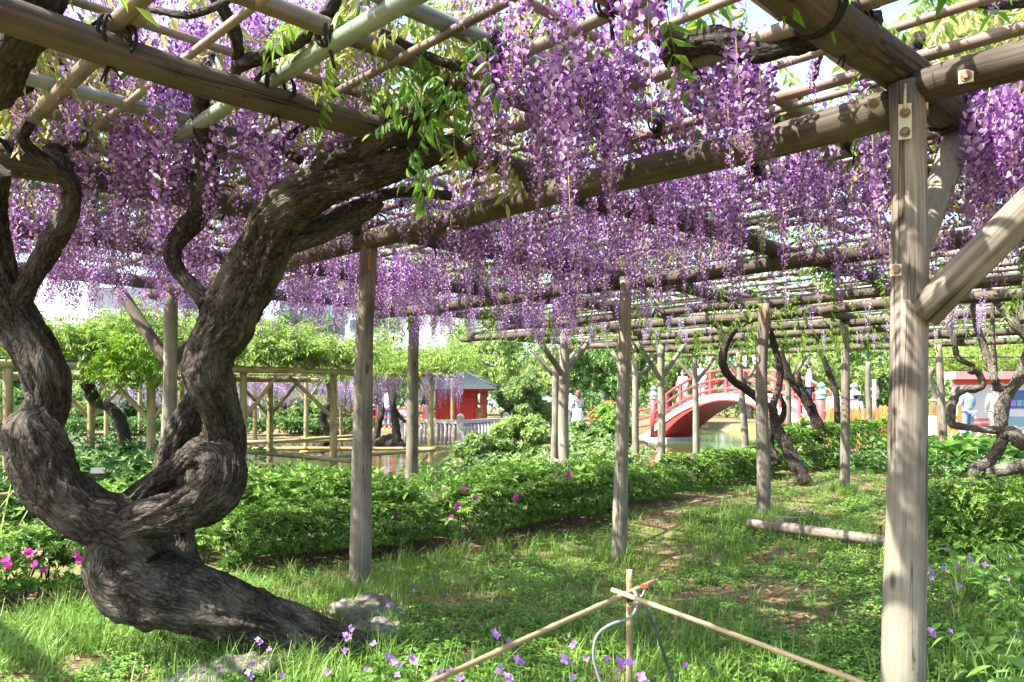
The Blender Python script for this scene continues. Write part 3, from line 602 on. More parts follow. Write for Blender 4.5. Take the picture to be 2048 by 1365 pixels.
def strands(mb, rows, k, turns, rs=.42, ro=.72):
    P = np.array([[*PD(a, b, d), r * d / F] for a, b, d, r in rows]); Q = crom(P, 0.03); C = Q[:, :3]; T_ = np.gradient(C, axis=0); T_ /= np.linalg.norm(T_, axis=1)[:, None]
    n0 = np.cross(T_[0], [0.3, .9, .2]); L = np.linspace(0, 1, len(C))
    for j in range(k):
        ph = j * 6.283 / k + rng.uniform(-.4, .4); out = []; n_ = n0.copy()
        for i in range(len(C)):
            n_ = n_ - T_[i] * np.dot(n_, T_[i]); n_ /= np.linalg.norm(n_); b_ = np.cross(T_[i], n_); a = ph + turns * 6.283 * L[i] + .5 * nz(L[i] * 5, j * 3.1, 2)
            f_ = Q[i, 3] * ro * (1 + .25 * nz(L[i] * 6, j * 7.7, 5)); out.append([*(C[i] + (n_ * math.cos(a) + b_ * math.sin(a)) * f_), Q[i, 3] * rs * (1 + .35 * nz(L[i] * 7, j * 4.4, 9))])
        out = np.array(out); mb.tube(crom(out[::2], .02)[:, :3], np.maximum(crom(out[::2], .02)[:, 3], .004), 24, disp=bark_disp(rng.random() * 60, 3, .16, .09), uvoff=(rng.random() * 5, rng.random() * 5))

vine = empty('wisteria_vine', PD(700, 1310, 3.95), 'thick gnarled twisting wisteria with looping trunk, purple racemes and young leaves', 'wisteria')
tb = MB()
limb(tb, [(830, 1400, 4.05, 50), (760, 1352, 4.0, 58), (690, 1310, 3.95, 62), (600, 1282, 3.9, 64), (500, 1238, 3.85, 64), (400, 1200, 3.8, 72), (310, 1176, 3.8, 84), (248, 1150, 3.8, 76), (238, 1100, 3.8, 66), (258, 1058, 3.8, 62)], n=72, lobes=0.16)
limb(tb, [(640, 1330, 4.0, 30), (560, 1262, 3.85, 36), (470, 1200, 3.88, 38), (390, 1158, 3.9, 40), (320, 1120, 3.88, 44), (290, 1080, 3.86, 40)], n=40, lobes=0.2, twist=4)
limb(tb, [(520, 1375, 3.7, 20), (570, 1330, 3.75, 30), (640, 1325, 3.85, 34), (720, 1362, 3.9, 30), (760, 1400, 3.9, 24)], n=32, lobes=0.2)
limb(tb, [(300, 1110, 3.8, 60), (262, 1072, 3.77, 66), (215, 1046, 3.75, 64), (163, 1022, 3.72, 62), (108, 972, 3.7, 64), (74, 908, 3.7, 66), (66, 862, 3.72, 56), (88, 838, 3.77, 42), (96, 800, 3.8, 42), (88, 750, 3.8, 48), (62, 695, 3.8, 47), (32, 640, 3.8, 46), (4, 578, 3.78, 44), (-18, 500, 3.72, 38), (-26, 420, 3.66, 34), (-10, 340, 3.55, 28)], n=72, lobes=0.12, twist=1.2)
limb(tb, [(120, 905, 3.68, 26), (95, 868, 3.66, 30), (70, 850, 3.68, 30), (40, 862, 3.7, 28), (22, 900, 3.72, 26)], n=36)
limb(tb, [(235, 1075, 3.78, 40), (262, 1052, 3.72, 42), (300, 1036, 3.69, 43), (366, 1020, 3.68, 48), (425, 985, 3.70, 52), (446, 945, 3.74, 50), (432, 915, 3.79, 46), (402, 912, 3.83, 40), (372, 926, 3.87, 32), (335, 952, 3.9, 26), (290, 985, 3.88, 24), (245, 1022, 3.84, 24)], n=60, lobes=0.15, twist=3)
limb(tb, [(435, 950, 3.82, 40), (458, 905, 3.86, 36), (460, 865, 3.86, 34), (446, 825, 3.82, 36), (430, 785, 3.78, 46), (414, 748, 3.76, 54), (424, 700, 3.76, 55), (452, 650, 3.76, 62), (472, 600, 3.75, 62), (500, 550, 3.74, 61), (527, 500, 3.72, 58), (550, 448, 3.68, 56), (585, 408, 3.62, 54), (640, 380, 3.56, 44), (705, 360, 3.5, 38), (775, 338, 3.45, 35), (850, 312, 3.4, 30), (920, 285, 3.35, 20)], n=80, lobes=0.10, twist=1.0)
limb(tb, [(392, 740, 3.70, 30), (408, 790, 3.70, 24), (424, 835, 3.74, 20), (432, 878, 3.80, 24), (425, 925, 3.84, 30)], n=36, lobes=0.18)
limb(tb, [(575, 420, 3.64, 30), (615, 370, 3.58, 28), (665, 325, 3.5, 26), (725, 295, 3.45, 24), (790, 262, 3.35, 22), (870, 215, 3.25, 16), (960, 150, 3.15, 12)], n=40, twist=3)
limb(tb, [(405, 788, 4.08, 28), (372, 850, 4.13, 36), (347, 915, 4.2, 38), (342, 985, 4.25, 36), (356, 1060, 4.25, 31), (366, 1130, 4.22, 36), (385, 1190, 4.15, 52)], n=44, lobes=0.13)
strands(tb, [(790, 1375, 4.02, 52), (690, 1310, 3.95, 58), (600, 1282, 3.9, 60), (500, 1238, 3.85, 60), (400, 1198, 3.8, 66), (310, 1170, 3.8, 76), (250, 1140, 3.8, 70), (245, 1090, 3.8, 60)], 5, .45, .36, .64)
strands(tb, [(250, 1060, 3.75, 42), (300, 1036, 3.69, 42), (366, 1020, 3.68, 46), (425, 985, 3.70, 46), (446, 945, 3.74, 44), (432, 918, 3.79, 40), (402, 915, 3.83, 34)], 4, .35, .36, .60)
strands(tb, [(215, 1046, 3.75, 58), (163, 1022, 3.72, 58), (108, 972, 3.7, 60), (74, 908, 3.7, 60)], 4, .2, .32, .62)
strands(tb, [(452, 900, 3.86, 34), (450, 850, 3.84, 34), (434, 790, 3.78, 42), (416, 748, 3.76, 50), (424, 700, 3.76, 52), (452, 650, 3.76, 57), (472, 600, 3.75, 58), (500, 550, 3.74, 57), (527, 500, 3.72, 54), (550, 448, 3.68, 52), (585, 408, 3.62, 48), (640, 380, 3.56, 40), (705, 360, 3.5, 35), (775, 338, 3.45, 32)], 5, .4, .31, .62)
strands(tb, [(92, 830, 3.78, 40), (95, 795, 3.8, 40), (88, 750, 3.8, 45), (62, 695, 3.8, 44), (32, 640, 3.8, 43), (4, 578, 3.78, 40)], 4, .3, .31, .62)
for (px, py, d, r) in ((412, 950, 3.86, 36), (385, 958, 3.9, 28)):   # the solid heart of the knuckle
    c0 = PD(px, py, d); rr0 = r * d / F; tt_ = np.linspace(-1, 1, 15); tb.tube([c0 + np.array([0, 0, t * rr0]) for t in tt_], [max(.004, rr0 * math.sqrt(max(0, 1 - t * t))) for t in tt_], 36, disp=bark_disp(rng.random() * 60, 0, .25, .12))
tb.build('trunk', M_BARK, vine)
def branch(rows, n=20, mat=M_BARKD, parent=None, lobes=0.16, step=0.022):
    mb = MB(); limb(mb, rows, n=n, step=step, lobes=lobes, twist=3); return mb.build('branch', mat, parent or vine)
branch([(25, 635, 3.8, 24), (58, 565, 3.75, 21), (105, 485, 3.7, 20), (138, 425, 3.65, 19), (140, 372, 3.6, 18), (112, 338, 3.55, 15), (70, 308, 3.5, 12), (45, 278, 3.45, 11), (60, 240, 3.4, 10)], 28)
branch([(136, 372, 3.6, 13), (130, 330, 3.62, 13), (95, 300, 3.65, 11), (130, 296, 3.66, 10), (165, 285, 3.66, 9), (170, 262, 3.64, 6)], 18)
branch([(412, 612, 3.76, 16), (388, 575, 3.8, 16), (355, 540, 3.82, 15), (347, 495, 3.84, 17), (375, 458, 3.84, 20), (408, 412, 3.8, 21), (418, 345, 3.74, 21), (412, 290, 3.7, 18), (404, 232, 3.62, 17), (400, 165, 3.5, 15), (420, 100, 3.4, 12)], 28)
branch([(418, 305, 3.7, 10), (440, 298, 3.68, 8), (450, 300, 3.66, 5)], 12)
branch([(405, 400, 3.82, 16), (390, 368, 3.9, 15), (372, 350, 4.0, 13), (335, 352, 4.1, 10), (300, 330, 4.2, 8)], 18)
branch([(590, 492, 3.7, 16), (640, 476, 3.66, 14), (700, 446, 3.6, 13), (745, 418, 3.52, 13), (762, 404, 3.5, 10)], 20)
branch([(600, 470, 3.7, 14), (660, 440, 3.8, 14), (720, 408, 3.95, 12), (800, 385, 4.1, 11), (900, 392, 4.3, 9)], 18)
branch([(-30, 190, 2.7, 50), (20, 110, 2.62, 46), (75, 30, 2.55, 42), (110, -60, 2.5, 40)], 30)
branch([(-30, 200, 3.2, 18), (60, 175, 3.3, 9), (60, 150, 3.3, 7)], 14)
branch([(420, -20, 2.75, 14), (455, 35, 2.85, 13), (475, 90, 2.95, 13), (470, 150, 3.05, 12), (440, 190, 3.2, 11)], 18)
branch([(476, 130, 3.0, 15), (540, 105, 2.95, 15), (600, 80, 2.9, 14), (660, 20, 2.8, 12), (690, -40, 2.7, 10)], 18)
branch([(600, 320, 3.6, 9), (560, 290, 3.7, 8), (620, 240, 3.6, 8), (600, 190, 3.5, 7)], 12)
branch([(1000, 60, 2.9, 10), (940, 130, 3.0, 10), (860, 115, 3.0, 9), (760, 60, 2.9, 7)], 14)
branch([(1330, 110, 2.95, 24), (1420, 80, 2.85, 28), (1500, 100, 2.8, 30), (1580, 90, 2.75, 28), (1670, 60, 2.7, 24), (1760, 40, 2.6, 18)], 30, lobes=0.2)
branch([(1220, 345, 4.1, 12), (1215, 290, 4.0, 13), (1212, 240, 3.9, 12), (1190, 190, 3.8, 10), (1120, 170, 3.7, 8)], 20)
branch([(1420, 240, 3.7, 10), (1390, 210, 3.7, 12), (1370, 190, 3.7, 11), (1400, 160, 3.7, 10), (1450, 180, 3.7, 9), (1500, 190, 3.7, 8), (1540, 180, 3.7, 7)], 18, lobes=0.25)
branch([(1360, 240, 4.0, 11), (1440, 238, 3.9, 12), (1520, 232, 3.8, 12), (1590, 245, 3.8, 9)], 16)
def wander(p, z, L, r, rr, ang=None):
    """a thin branch snaking over the trellis"""
    a = rr.uniform(0, 6.28) if ang is None else ang; rows = []; x, y = p; n = int(L / 0.3) + 2
    for i in range(n):
        rows.append([x, y, z + rr.uniform(-.08, .12), r * (1 - 0.65 * i / n)])
        a += rr.uniform(-.75, .75); x += 0.3 * math.cos(a); y += 0.3 * math.sin(a)
    Q = crom(rows, 0.05); mb = MB(); mb.tube(Q[:, :3], Q[:, 3], 9, disp=bark_disp(rr.uniform(0, 60), 4, .2, .08)); return mb
rr = random.Random(5)
for i in range(70):
    u, v = rr.uniform(-1.5, 8), rr.uniform(0, 8)
    p = UV(u, v)
    if p[1] < 1.2: continue
    wander((p[0], p[1]), rr.uniform(2.68, 2.82), rr.uniform(1.2, 3.2), rr.uniform(.011, .034), rr).build('branch', M_BARKD, vine)

# ---- racemes
def petal_quad(L, w, fold, rng_):
    return np.array([[0, 0, 0], [L * .55, w / 2, fold], [L, 0, -fold * .3], [L * .55, -w / 2, fold]])
QT = np.array([[0, 1, 2], [0, 2, 3]])
def raceme(L, nfl, seed, fat=0.055, lod=0):
    r = np.random.default_rng(seed); parts = []
    bend = (r.random(2) - .5) * 0.10 * L
    def axis(t): return np.array([bend[0] * t * t, bend[1] * t * t, -L * t])
    # rachis
    ts = np.linspace(0, 1, 5 if lod else 7); ring = np.array([[1, 0, 0], [-.5, .87, 0], [-.5, -.87, 0]]); V = []
    for t in ts: V.append(axis(t) + ring * (0.0022 - 0.0014 * t))
    V = np.concatenate(V); T = []
    for i in range(len(ts) - 1):
        for j in range(3):
            a, b = i * 3 + j, i * 3 + (j + 1) % 3; T += [[a, b, b + 3], [a, b + 3, a + 3]]
    parts.append((V, np.array(T), np.full(len(T), 2)))
    for k in range(nfl):
        t = 0.05 + 0.95 * ((k + r.random() * .8) / nfl); az = k * 2.4 + r.random() * 0.9
        prof = fat * 0.92 * min(1, .55 + t * 4) * (1 - 0.80 * t)
        out = np.array([math.cos(az), math.sin(az), -0.10 + 0.30 * (r.random() - .5)])
        a = axis(t); b = a + out * prof * (0.75 + .5 * r.random())
        sz = (0.0265 - 0.015 * t ** 2.0) * (0.85 + .35 * r.random())
        # pedicel
        V = np.array([a, b, b + [0, 0, .0022]]); parts.append((V, np.array([[0, 1, 2]]), np.array([2])))
        yaw = az + r.normal() * 0.5; pit = r.normal() * .35
        R = (rz(np.array([yaw]))[0] @ ry(np.array([0.35 + pit]))[0])
        # keel / wings: a small folded pod pointing outwards and down, darker
        K = np.array([[0, 0, .15], [.75, .26, -.05], [1.1, 0, -.30], [.75, -.26, -.05], [.55, 0, -.55]]) * sz
        parts.append((K @ R.T + b, np.array([[0, 1, 2], [0, 2, 3], [1, 4, 2], [2, 4, 3]]), np.array([1, 1, 1, 1])))
        if t < 0.86 or lod == 0 and t < .93:
            # banner petal: standing behind the keel, lighter
            Bn = np.array([[0.05, 0, 0], [-.05, .50, .42], [.12, .30, .95], [.22, 0, 1.0], [.12, -.30, .95], [-.05, -.50, .42]]) * sz * (1.15 - .3 * t)
            if lod: Tn = np.array([[0, 1, 3], [0, 3, 5]])
            else: Tn = np.array([[0, 1, 2], [0, 2, 3], [0, 3, 4], [0, 4, 5]])
            parts.append((Bn @ R.T + b, Tn, np.zeros(len(Tn), int)))
    return merge(parts)
PROTO_N = [raceme(L, n, 100 + i, f) for i, (L, n, f) in enumerate([(.42, 64, .045), (.50, 74, .05), (.34, 50, .042), (.56, 80, .047), (.46, 66, .05), (.30, 42, .04), (.60, 84, .045), (.38, 56, .052)])]
PROTO_F = [raceme(L, n, 200 + i, f, 1) for i, (L, n, f) in enumerate([(.42, 46, .05), (.52, 56, .054), (.34, 38, .046), (.58, 60, .05), (.46, 50, .055)])]
RACEME_ME = [tri_mesh('flower_cluster', *p, [M_PETL, M_PETD, M_PSTEM]) for p in PROTO_N]
def flower_weight(px, py, d):
    """how thickly the racemes hang where the photo shows them: thick over the left and middle, thin to the far right"""
    w = 1.0
    if 690 < px < 1010 and 40 < py < 330 and d < 3.9: w *= 0.10
    if px < 180 and py < 130: w *= 0.2
    if 1400 < px < 1790 and py > 380: w *= 0.28
    if px > 1440 and 470 < py < 640: w *= 0.35
    if px > 1790 and py < 170: w *= 0.25
    if 1850 < px and py > 330: w *= 0.5
    if px > 1150 and py > 560: w *= 0.12
    if px < 720 and py < 330: w *= 0.7
    if d < 3.0: w *= 0.28
    elif d < 4.2: w *= 0.36
    elif d < 5.5: w *= 0.8
    if d > 10: w *= 0.35
    if d > 12.5: w = 0
    return w
cand = []
while len(cand) < 1010:
    u, v = rng.uniform(-1.6, 10.5), rng.uniform(-2.5, 8.4); z = 2.42 + 0.42 * rng.random()
    cl = 0.5 + 0.5 * math.sin(u * 2.3 + 1.1 * math.sin(v * 1.9)) * math.sin(v * 2.7 + 0.8 * math.sin(u * 1.7))   # racemes gather in bunches
    p = UV(u, v, z)
    if p[1] < 4.2: p[2] += 0.14
    if p[1] < 1.55 or p[0] < -4.9: continue
    px, py = to_px(p)
    if not (-90 < px < 2450 and to_px(p - [0, 0, .45])[1] > -30): continue
    if px < 780 and p[1] < 3.3: continue
    if px < 800 and p[1] < 4.4: p[2] = rng.uniform(2.72, 3.0)
    if rng.random() > flower_weight(px, py, p[1]) * (0.30 + 0.9 * cl): continue
    if (p[1] < 2.6 and rng.random() < .25): continue
    cand.append(p)
# the thick bunches the photo shows close by: top centre, under the cross beam, and at the right edge
for (cx, sx, cy, sy, d0, d1, n) in ((1130, 75, 50, 60, 2.7, 3.6, 32), (1330, 70, 300, 40, 4.0, 5.4, 46), (1090, 90, 420, 40, 5.0, 6.4, 44), (1480, 70, 330, 40, 4.4, 5.6, 30), (1250, 60, 150, 50, 3.0, 3.8, 16), (820, 60, 520, 15, 6.4, 7.6, 30), (940, 50, 400, 25, 4.6, 5.4, 16), (1660, 60, 270, 50, 3.6, 4.8, 38), (2000, 50, 200, 40, 3.0, 4.0, 40), (1400, 60, 60, 50, 3.0, 3.6, 14), (560, 60, 330, 50, 4.6, 5.6, 26), (250, 120, 390, 40, 5.0, 6.2, 44), (60, 60, 380, 40, 4.6, 5.6, 24)):
    for k in range(n): cand.append(PD(rng.normal(cx, sx), rng.normal(cy, sy), rng.uniform(d0, d1)))
for k in range(110):
    q_ = PD(rng.uniform(-40, 800), rng.uniform(20, 200), rng.uniform(3.1, 4.3)); q_[2] = rng.uniform(2.92, 3.3); cand.append(q_)
for k in range(120):     # racemes carried on the upper canopy, seen between the left-hand beams
    cand.append(PD(rng.uniform(-40, 760), rng.uniform(60, 300), rng.uniform(3.6, 5.0)))
cand = np.array(cand)
cand[:, 2] = np.clip(cand[:, 2], 2.32, 3.25)
# keep clear of the near posts and the trunk's face
vis = []
for i, p in enumerate(cand):
    px, py = to_px(p); pxb, pyb = to_px(p - [0, 0, .4])
    vis.append(-30 < px < 2080 and pyb > 10)
vis = np.array(vis); order = np.argsort(np.where(vis, cand[:, 1], 99))
near = order[:300]; rest = order[300:]
for i in near:
    k = int(rng.integers(0, 8)); o = link('flower_cluster', RACEME_ME[k], vine, cand[i]); s = rng.uniform(.8, 1.12)
    o.scale = (s, s, s * rng.uniform(.9, 1.1)); o.rotation_euler = (rng.normal() * .05, rng.normal() * .05, rng.uniform(0, 6.28))
q = cand[rest]; k = len(q)
R = rz(rng.uniform(0, 6.28, k)) @ rx(rng.normal(0, .05, k))
bl = tri_mesh('blossom', *scatter_many(PROTO_F, q, R, rng.uniform(.8, 1.12, k)), [M_PETL, M_PETD, M_PSTEM])
tag(link('blossom', bl, vine), kind='stuff')

# ---- leaves
def leaflet(L, w, fold=.15, droop=.12, seg=1):
    if seg == 1:
        return np.array([[0, 0, 0], [L * .42, w / 2, fold * w], [L, 0, -droop * L], [L * .42, -w / 2, fold * w]]), QT
    V = [[0, 0, 0]]; T = []
    for t, ww in ((.22, .75), (.5, 1.0), (.78, .62)):
        dz = -droop * L * t * t
        V += [[L * t, ww * w / 2, dz + fold * w * ww], [L * t, 0, dz], [L * t, -ww * w / 2, dz + fold * w * ww]]
    V.append([L, 0, -droop * L]); V = np.array(V)
    T = [[0, 1, 2], [0, 2, 3]]
    for b in (1, 4): T += [[b, b + 3, b + 4], [b, b + 4, b + 1], [b + 1, b + 4, b + 5], [b + 1, b + 5, b + 2]]
    T += [[7, 10, 8], [8, 10, 9]]
    return V, np.array(T)
def compound(seed, pairs=5, L=.22, ll=.065, lw=.022, seg=1, hang=0.5):
    r = np.random.default_rng(seed); parts = []
    for k in range(pairs + 1):
        t = (k + .9) / (pairs + 1); base = np.array([L * t, 0, -0.25 * L * t * t])
        for s in ((-1, 1) if k < pairs else (0,)):
            V, T = leaflet(ll * (.8 + .4 * r.random()), lw * (.85 + .3 * r.random()), .18, .15, seg)
            yaw = s * (1.05 - .25 * t) + r.normal() * .12; pit = hang * (.6 + .7 * r.random()) if s else .35
            R = rz(np.array([yaw]))[0] @ ry(np.array([pit]))[0] @ rx(np.array([r.normal() * .5]))[0]
            parts.append((V @ R.T + base, T, np.zeros(len(T), int)))
    V = np.array([[0, 0, .002], [0, .002, -.001], [0, -.002, -.001], [L, 0, -.25 * L]]); parts.append((V, np.array([[0, 1, 3], [1, 2, 3], [2, 0, 3]]), np.zeros(3, int)))
    return merge(parts)
COMP = [compound(i, rng.integers(4, 7), .2 + .05 * rng.random(), hang=h) for i, h in enumerate((.3, .6, .9, 1.1, .5))]
COMPN = [compound(20 + i, 5, .24, .078, .023, 2, h) for i, h in enumerate((.7, 1.0, 1.25))]
def leaves_at(pos, mat, protos, parent, name='foliage', smin=.8, smax=1.3, tilt=(0.0, 0.5), azim=None):
    k = len(pos); az = rng.uniform(0, 6.28, k) if azim is None else azim
    R = rz(az) @ ry(rng.uniform(tilt[0], tilt[1], k)) @ rx(rng.normal(0, .35, k))
    me = tri_mesh(name, *scatter_many(protos, pos, R, rng.uniform(smin, smax, k)), [mat])
    o = link(name, me, parent); return tag(o, kind='stuff')
def canopy_pts(n, u0, u1, v0, v1, z0, z1, thr, seed, keep=None):
    out = []
    while len(out) < n:
        m = 4000; u = rng.uniform(u0, u1, m); v = rng.uniform(v0, v1, m); z = rng.uniform(z0, z1, m)
        d = fbm2(u * 1.5 + seed, v * 1.5, seed); q = d > thr
        P = np.stack([(u - v) * S2, (u + v) * S2, z], -1)[q]
        if keep is not None: P = P[keep(P)]
        out.extend(P.tolist())
    return np.array(out[:n])
def in_view(P, m=1.2):
    y = np.maximum(P[:, 1], .3); px = 1024 + F * P[:, 0] / y; py = HOR - F * (P[:, 2] - CAM_H) / y
    return (P[:, 1] > -1.5) & (P[:, 0] > -.70 * y - .1) & ((py > -120) | (rng.random(len(P)) < .3))
PY = canopy_pts(2500, -1.6, 6.5, -1.5, 8.2, 2.68, 3.05, 0.30, 1.0, in_view)
leaves_at(PY, M_LEAFY, COMP, vine, 'young_foliage', tilt=(-.3, .9))
g = [PD(rng.uniform(-40, 760), rng.uniform(10, 330), rng.uniform(3.9, 5.6)) for i in range(420)]; g = np.array(g); g[:, 2] = np.clip(g[:, 2], 2.6, 3.3)
leaves_at(g, M_LEAFY, COMP, vine, 'young_foliage', tilt=(-.3, 1.0))
PG = canopy_pts(1500, -1.6, 9.0, -3.0, 8.2, 2.62, 3.0, 0.30, 2.0, in_view)
leaves_at(PG, M_LEAFG, COMP, vine, 'green_foliage', tilt=(-.2, .9))
# the bright green spray hanging in front of the middle beam
g = []
for i in range(30):
    px = rng.normal(850, 75); py = rng.normal(165, 60); d = rng.uniform(2.55, 3.1); g.append(PD(px, py, d))
leaves_at(np.array(g), M_SPRAY, COMPN, vine, 'leaf_spray', .5, .85, tilt=(.2, 1.0))
g = [PD(rng.normal(985, 50), rng.normal(80, 45), rng.uniform(3.0, 3.5)) for i in range(20)] + [PD(rng.normal(960, 40), rng.normal(330, 25), rng.uniform(3.2, 3.6)) for i in range(5)]
leaves_at(np.array(g), M_LEAFY, COMPN, vine, 'leaf_spray', .6, 1.0, tilt=(.4, 1.2))
g = [PD(rng.uniform(1820, 2080), rng.uniform(-20, 110), rng.uniform(3.1, 4.0)) for i in range(60)]
leaves_at(np.array(g), M_LEAFY, COMPN, vine, 'leaf_spray', .7, 1.1, tilt=(.0, .9))

# ---- vines further off
vineR = empty('wisteria_vine', PD(1975, 990, 9.0), 'contorted bare grey wisteria stems looping beyond the big post at the frame edge', 'wisteria')
for rows in ([(2060, 1010, 8.6, 26), (2010, 975, 8.8, 20), (1975, 990, 9.0, 17), (1950, 945, 9.0, 15), (1975, 925, 9.1, 15), (2005, 880, 9.0, 14), (2003, 850, 9.0, 15), (2012, 800, 9.0, 13), (2020, 780, 9.0, 13), (2000, 775, 9.05, 11), (1985, 750, 9.1, 9), (1968, 690, 9.2, 9), (1955, 655, 9.2, 8), (1945, 610, 9.2, 8), (1940, 540, 9.1, 6)],
             [(2003, 860, 9.0, 13), (1998, 820, 9.02, 12), (2012, 790, 9.0, 12), (2035, 760, 8.9, 13), (2060, 690, 8.8, 14), (2030, 650, 8.8, 13), (2005, 615, 8.9, 11), (1975, 580, 8.9, 9), (1950, 545, 8.9, 7)],
             [(2005, 860, 9.0, 13), (1960, 858, 9.05, 10), (1920, 852, 9.1, 9), (1903, 845, 9.1, 11), (1907, 800, 9.1, 11), (1925, 780, 9.1, 10), (1952, 778, 9.1, 9), (1965, 768, 9.1, 8), (1955, 745, 9.1, 7), (1940, 745, 9.08, 6), (1945, 732, 9.06, 6), (1915, 715, 9.1, 7), (1908, 680, 9.1, 7), (1898, 650, 9.1, 8), (1905, 610, 9.1, 6), (1910, 560, 9.1, 5)],
             [(2003, 870, 9.0, 14), (2025, 865, 8.9, 17), (2045, 885, 8.85, 19), (2080, 880, 8.8, 20)],
             [(2090, 930, 8.7, 22), (2040, 935, 8.8, 20), (1985, 945, 9.0, 15), (1965, 955, 9.05, 10)],
             [(1995, 980, 8.7, 9), (2020, 968, 8.7, 10), (2060, 985, 8.6, 10)],
             [(2060, 640, 8.6, 22), (2040, 600, 8.7, 16), (2030, 560, 8.8, 12)],
             [(1990, 770, 9.05, 8), (1985, 640, 9.1, 5), (1988, 590, 9.1, 5)]):
    branch([(a_, b_, c_, d_ * .78) for a_, b_, c_, d_ in rows], 18, M_BARKG, vineR, .2, 0.03)
vineM = empty('wisteria_vine', PD(1600, 960, 11.6), 'dark wisteria trunks leaning crosswise in front of the red bridge arch', 'wisteria')
for rows in ([(1612, 968, 11.5, 17), (1590, 925, 11.6, 16), (1568, 885, 11.7, 14), (1552, 850, 11.8, 13), (1545, 815, 11.8, 10), (1556, 780, 11.8, 8), (1560, 740, 11.8, 8), (1548, 690, 11.8, 7), (1535, 640, 11.7, 6)],
             [(1555, 930, 11.8, 12), (1540, 890, 11.9, 10), (1545, 850, 11.9, 10), (1562, 840, 11.9, 8), (1568, 815, 11.9, 6), (1560, 790, 11.9, 5)],
             [(1535, 815, 11.7, 9), (1500, 785, 11.6, 9), (1465, 760, 11.5, 10), (1447, 730, 11.4, 10), (1450, 695, 11.4, 9), (1466, 665, 11.3, 8), (1490, 648, 11.2, 6), (1515, 640, 11.2, 5)],
             [(1452, 690, 11.4, 7), (1440, 660, 11.4, 6), (1420, 640, 11.4, 5), (1408, 610, 11.4, 4)],
             [(1645, 890, 14.5, 12), (1632, 840, 14.5, 13), (1610, 795, 14.5, 12), (1588, 770, 14.5, 10), (1575, 745, 14.5, 8), (1560, 700, 14.5, 6)],
             [(1622, 815, 14.4, 6), (1605, 780, 14.4, 6), (1596, 745, 14.4, 5)],
             [(1675, 860, 16, 8), (1672, 790, 16, 7), (1655, 740, 16, 7), (1640, 700, 16, 6)]):
    branch([(a_, b_, c_, d_ * .82) for a_, b_, c_, d_ in rows], 16, M_BARKD, vineM, .18, 0.04)
PF = canopy_pts(1900, 5.5, 17, -3.6, 10.3, 2.50, 2.95, -0.05, 3.0)
leaves_at(PF, M_LEAFG, COMP, vineM, 'foliage', .9, 1.5, tilt=(-.2, 1.2))
PF = canopy_pts(420, 5.5, 16, -3.6, 9.0, 2.15, 2.5, 0.35, 4.0)
leaves_at(PF, M_LEAFG, COMP, vineM, 'hanging_foliage', .9, 1.5, tilt=(.4, 1.4))
# pale spent racemes among the poles
q = canopy_pts(150, 6, 13, -2.5, 8.3, 2.35, 2.5, 0.2, 5.0); k = len(q)
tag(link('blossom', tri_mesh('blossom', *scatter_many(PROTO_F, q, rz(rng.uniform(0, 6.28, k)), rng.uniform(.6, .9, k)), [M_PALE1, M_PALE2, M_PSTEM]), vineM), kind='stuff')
# ------------------------------------------------------------------ grass, litter and ground cover
HX = np.array([-9, -6, -4.2, -3, -2.1, -.66, .6, 2.1, 4.0, 5.6, 7.8, 12]); HY = np.array([4.5, 4.5, 4.6, 4.9, 5.75, 7.0, 8.3, 10.1, 12.6, 14.3, 16.8, 21])
def hedge_y(x): return np.interp(x, HX, HY)
def lawn_pts(n, dmin, dmax, power, thr, seed, front=-0.25, sc_=1.0):
    out = np.zeros((0, 2))
    while len(out) < n:
        m = n * 4; t = rng.random(m); d = dmin + (dmax - dmin) * t ** power; x = rng.uniform(-1, 1, m) * (0.72 * d + 0.7)
        q = (d < hedge_y(x) + front) & (fbm2(x * 1.1 * sc_ + seed, d * 1.1 * sc_, seed) > thr + rng.normal(0, .25, m))
        out = np.concatenate([out, np.stack([x[q], d[q]], -1)])
    return out[:n]
def blade(L, w, lean, seg=2):
    V = []; T = []
    for i in range(seg + 1):
        t = i / seg; x = lean * L * t * t; z = L * t * (1 - .25 * lean * t); ww = w * (1 - t * .75) / 2
        V += [[x, ww, z], [x, -ww, z]]
    V.append([lean * L * 1.2, 0, L * (1.12 - .45 * lean)])
    for i in range(seg): T += [[2 * i, 2 * i + 1, 2 * i + 3], [2 * i, 2 * i + 3, 2 * i + 2]]
    T.append([2 * seg, 2 * seg + 1, 2 * seg + 2]); return np.array(V), np.array(T)
def tuft(seed, nb, L, spread, w=.005):
    r = np.random.default_rng(seed); parts = []
    for i in range(nb):
        V, T = blade(L * r.uniform(.55, 1.15), w * r.uniform(.7, 1.3), r.uniform(.1, 1.0), 2 if nb > 8 else 2)
        a = r.uniform(0, 6.28); R = rz(np.array([a]))[0]; o = np.array([*(r.normal(0, spread, 2)), 0])
        parts.append((V @ R.T + o, T, np.zeros(len(T), int)))
    return merge(parts)
TUFTL = [tuft(i, 13, .17, .035) for i in range(4)]; TUFTS = [tuft(10 + i, 10, .075, .03, .004) for i in range(4)]
def clover(seed, n=11, rad=.07, ll=.02, h=.05):
    r = np.random.default_rng(seed); parts = []
    for i in range(n):
        a = r.uniform(0, 6.28); q = np.array([rad * math.sqrt(r.random()) * math.cos(a), rad * math.sqrt(r.random()) * math.sin(a), h * r.random()])
        for k in range(3):
            V, T = leaflet(ll * r.uniform(.7, 1.2), ll * .75, .1, .2); R = rz(np.array([a + k * 2.1 + r.normal() * .3]))[0] @ ry(np.array([r.uniform(-.4, .4)]))[0]
            parts.append((V @ R.T + q, T, np.zeros(len(T), int)))
    return merge(parts)
CLOV = [clover(i) for i in range(4)]
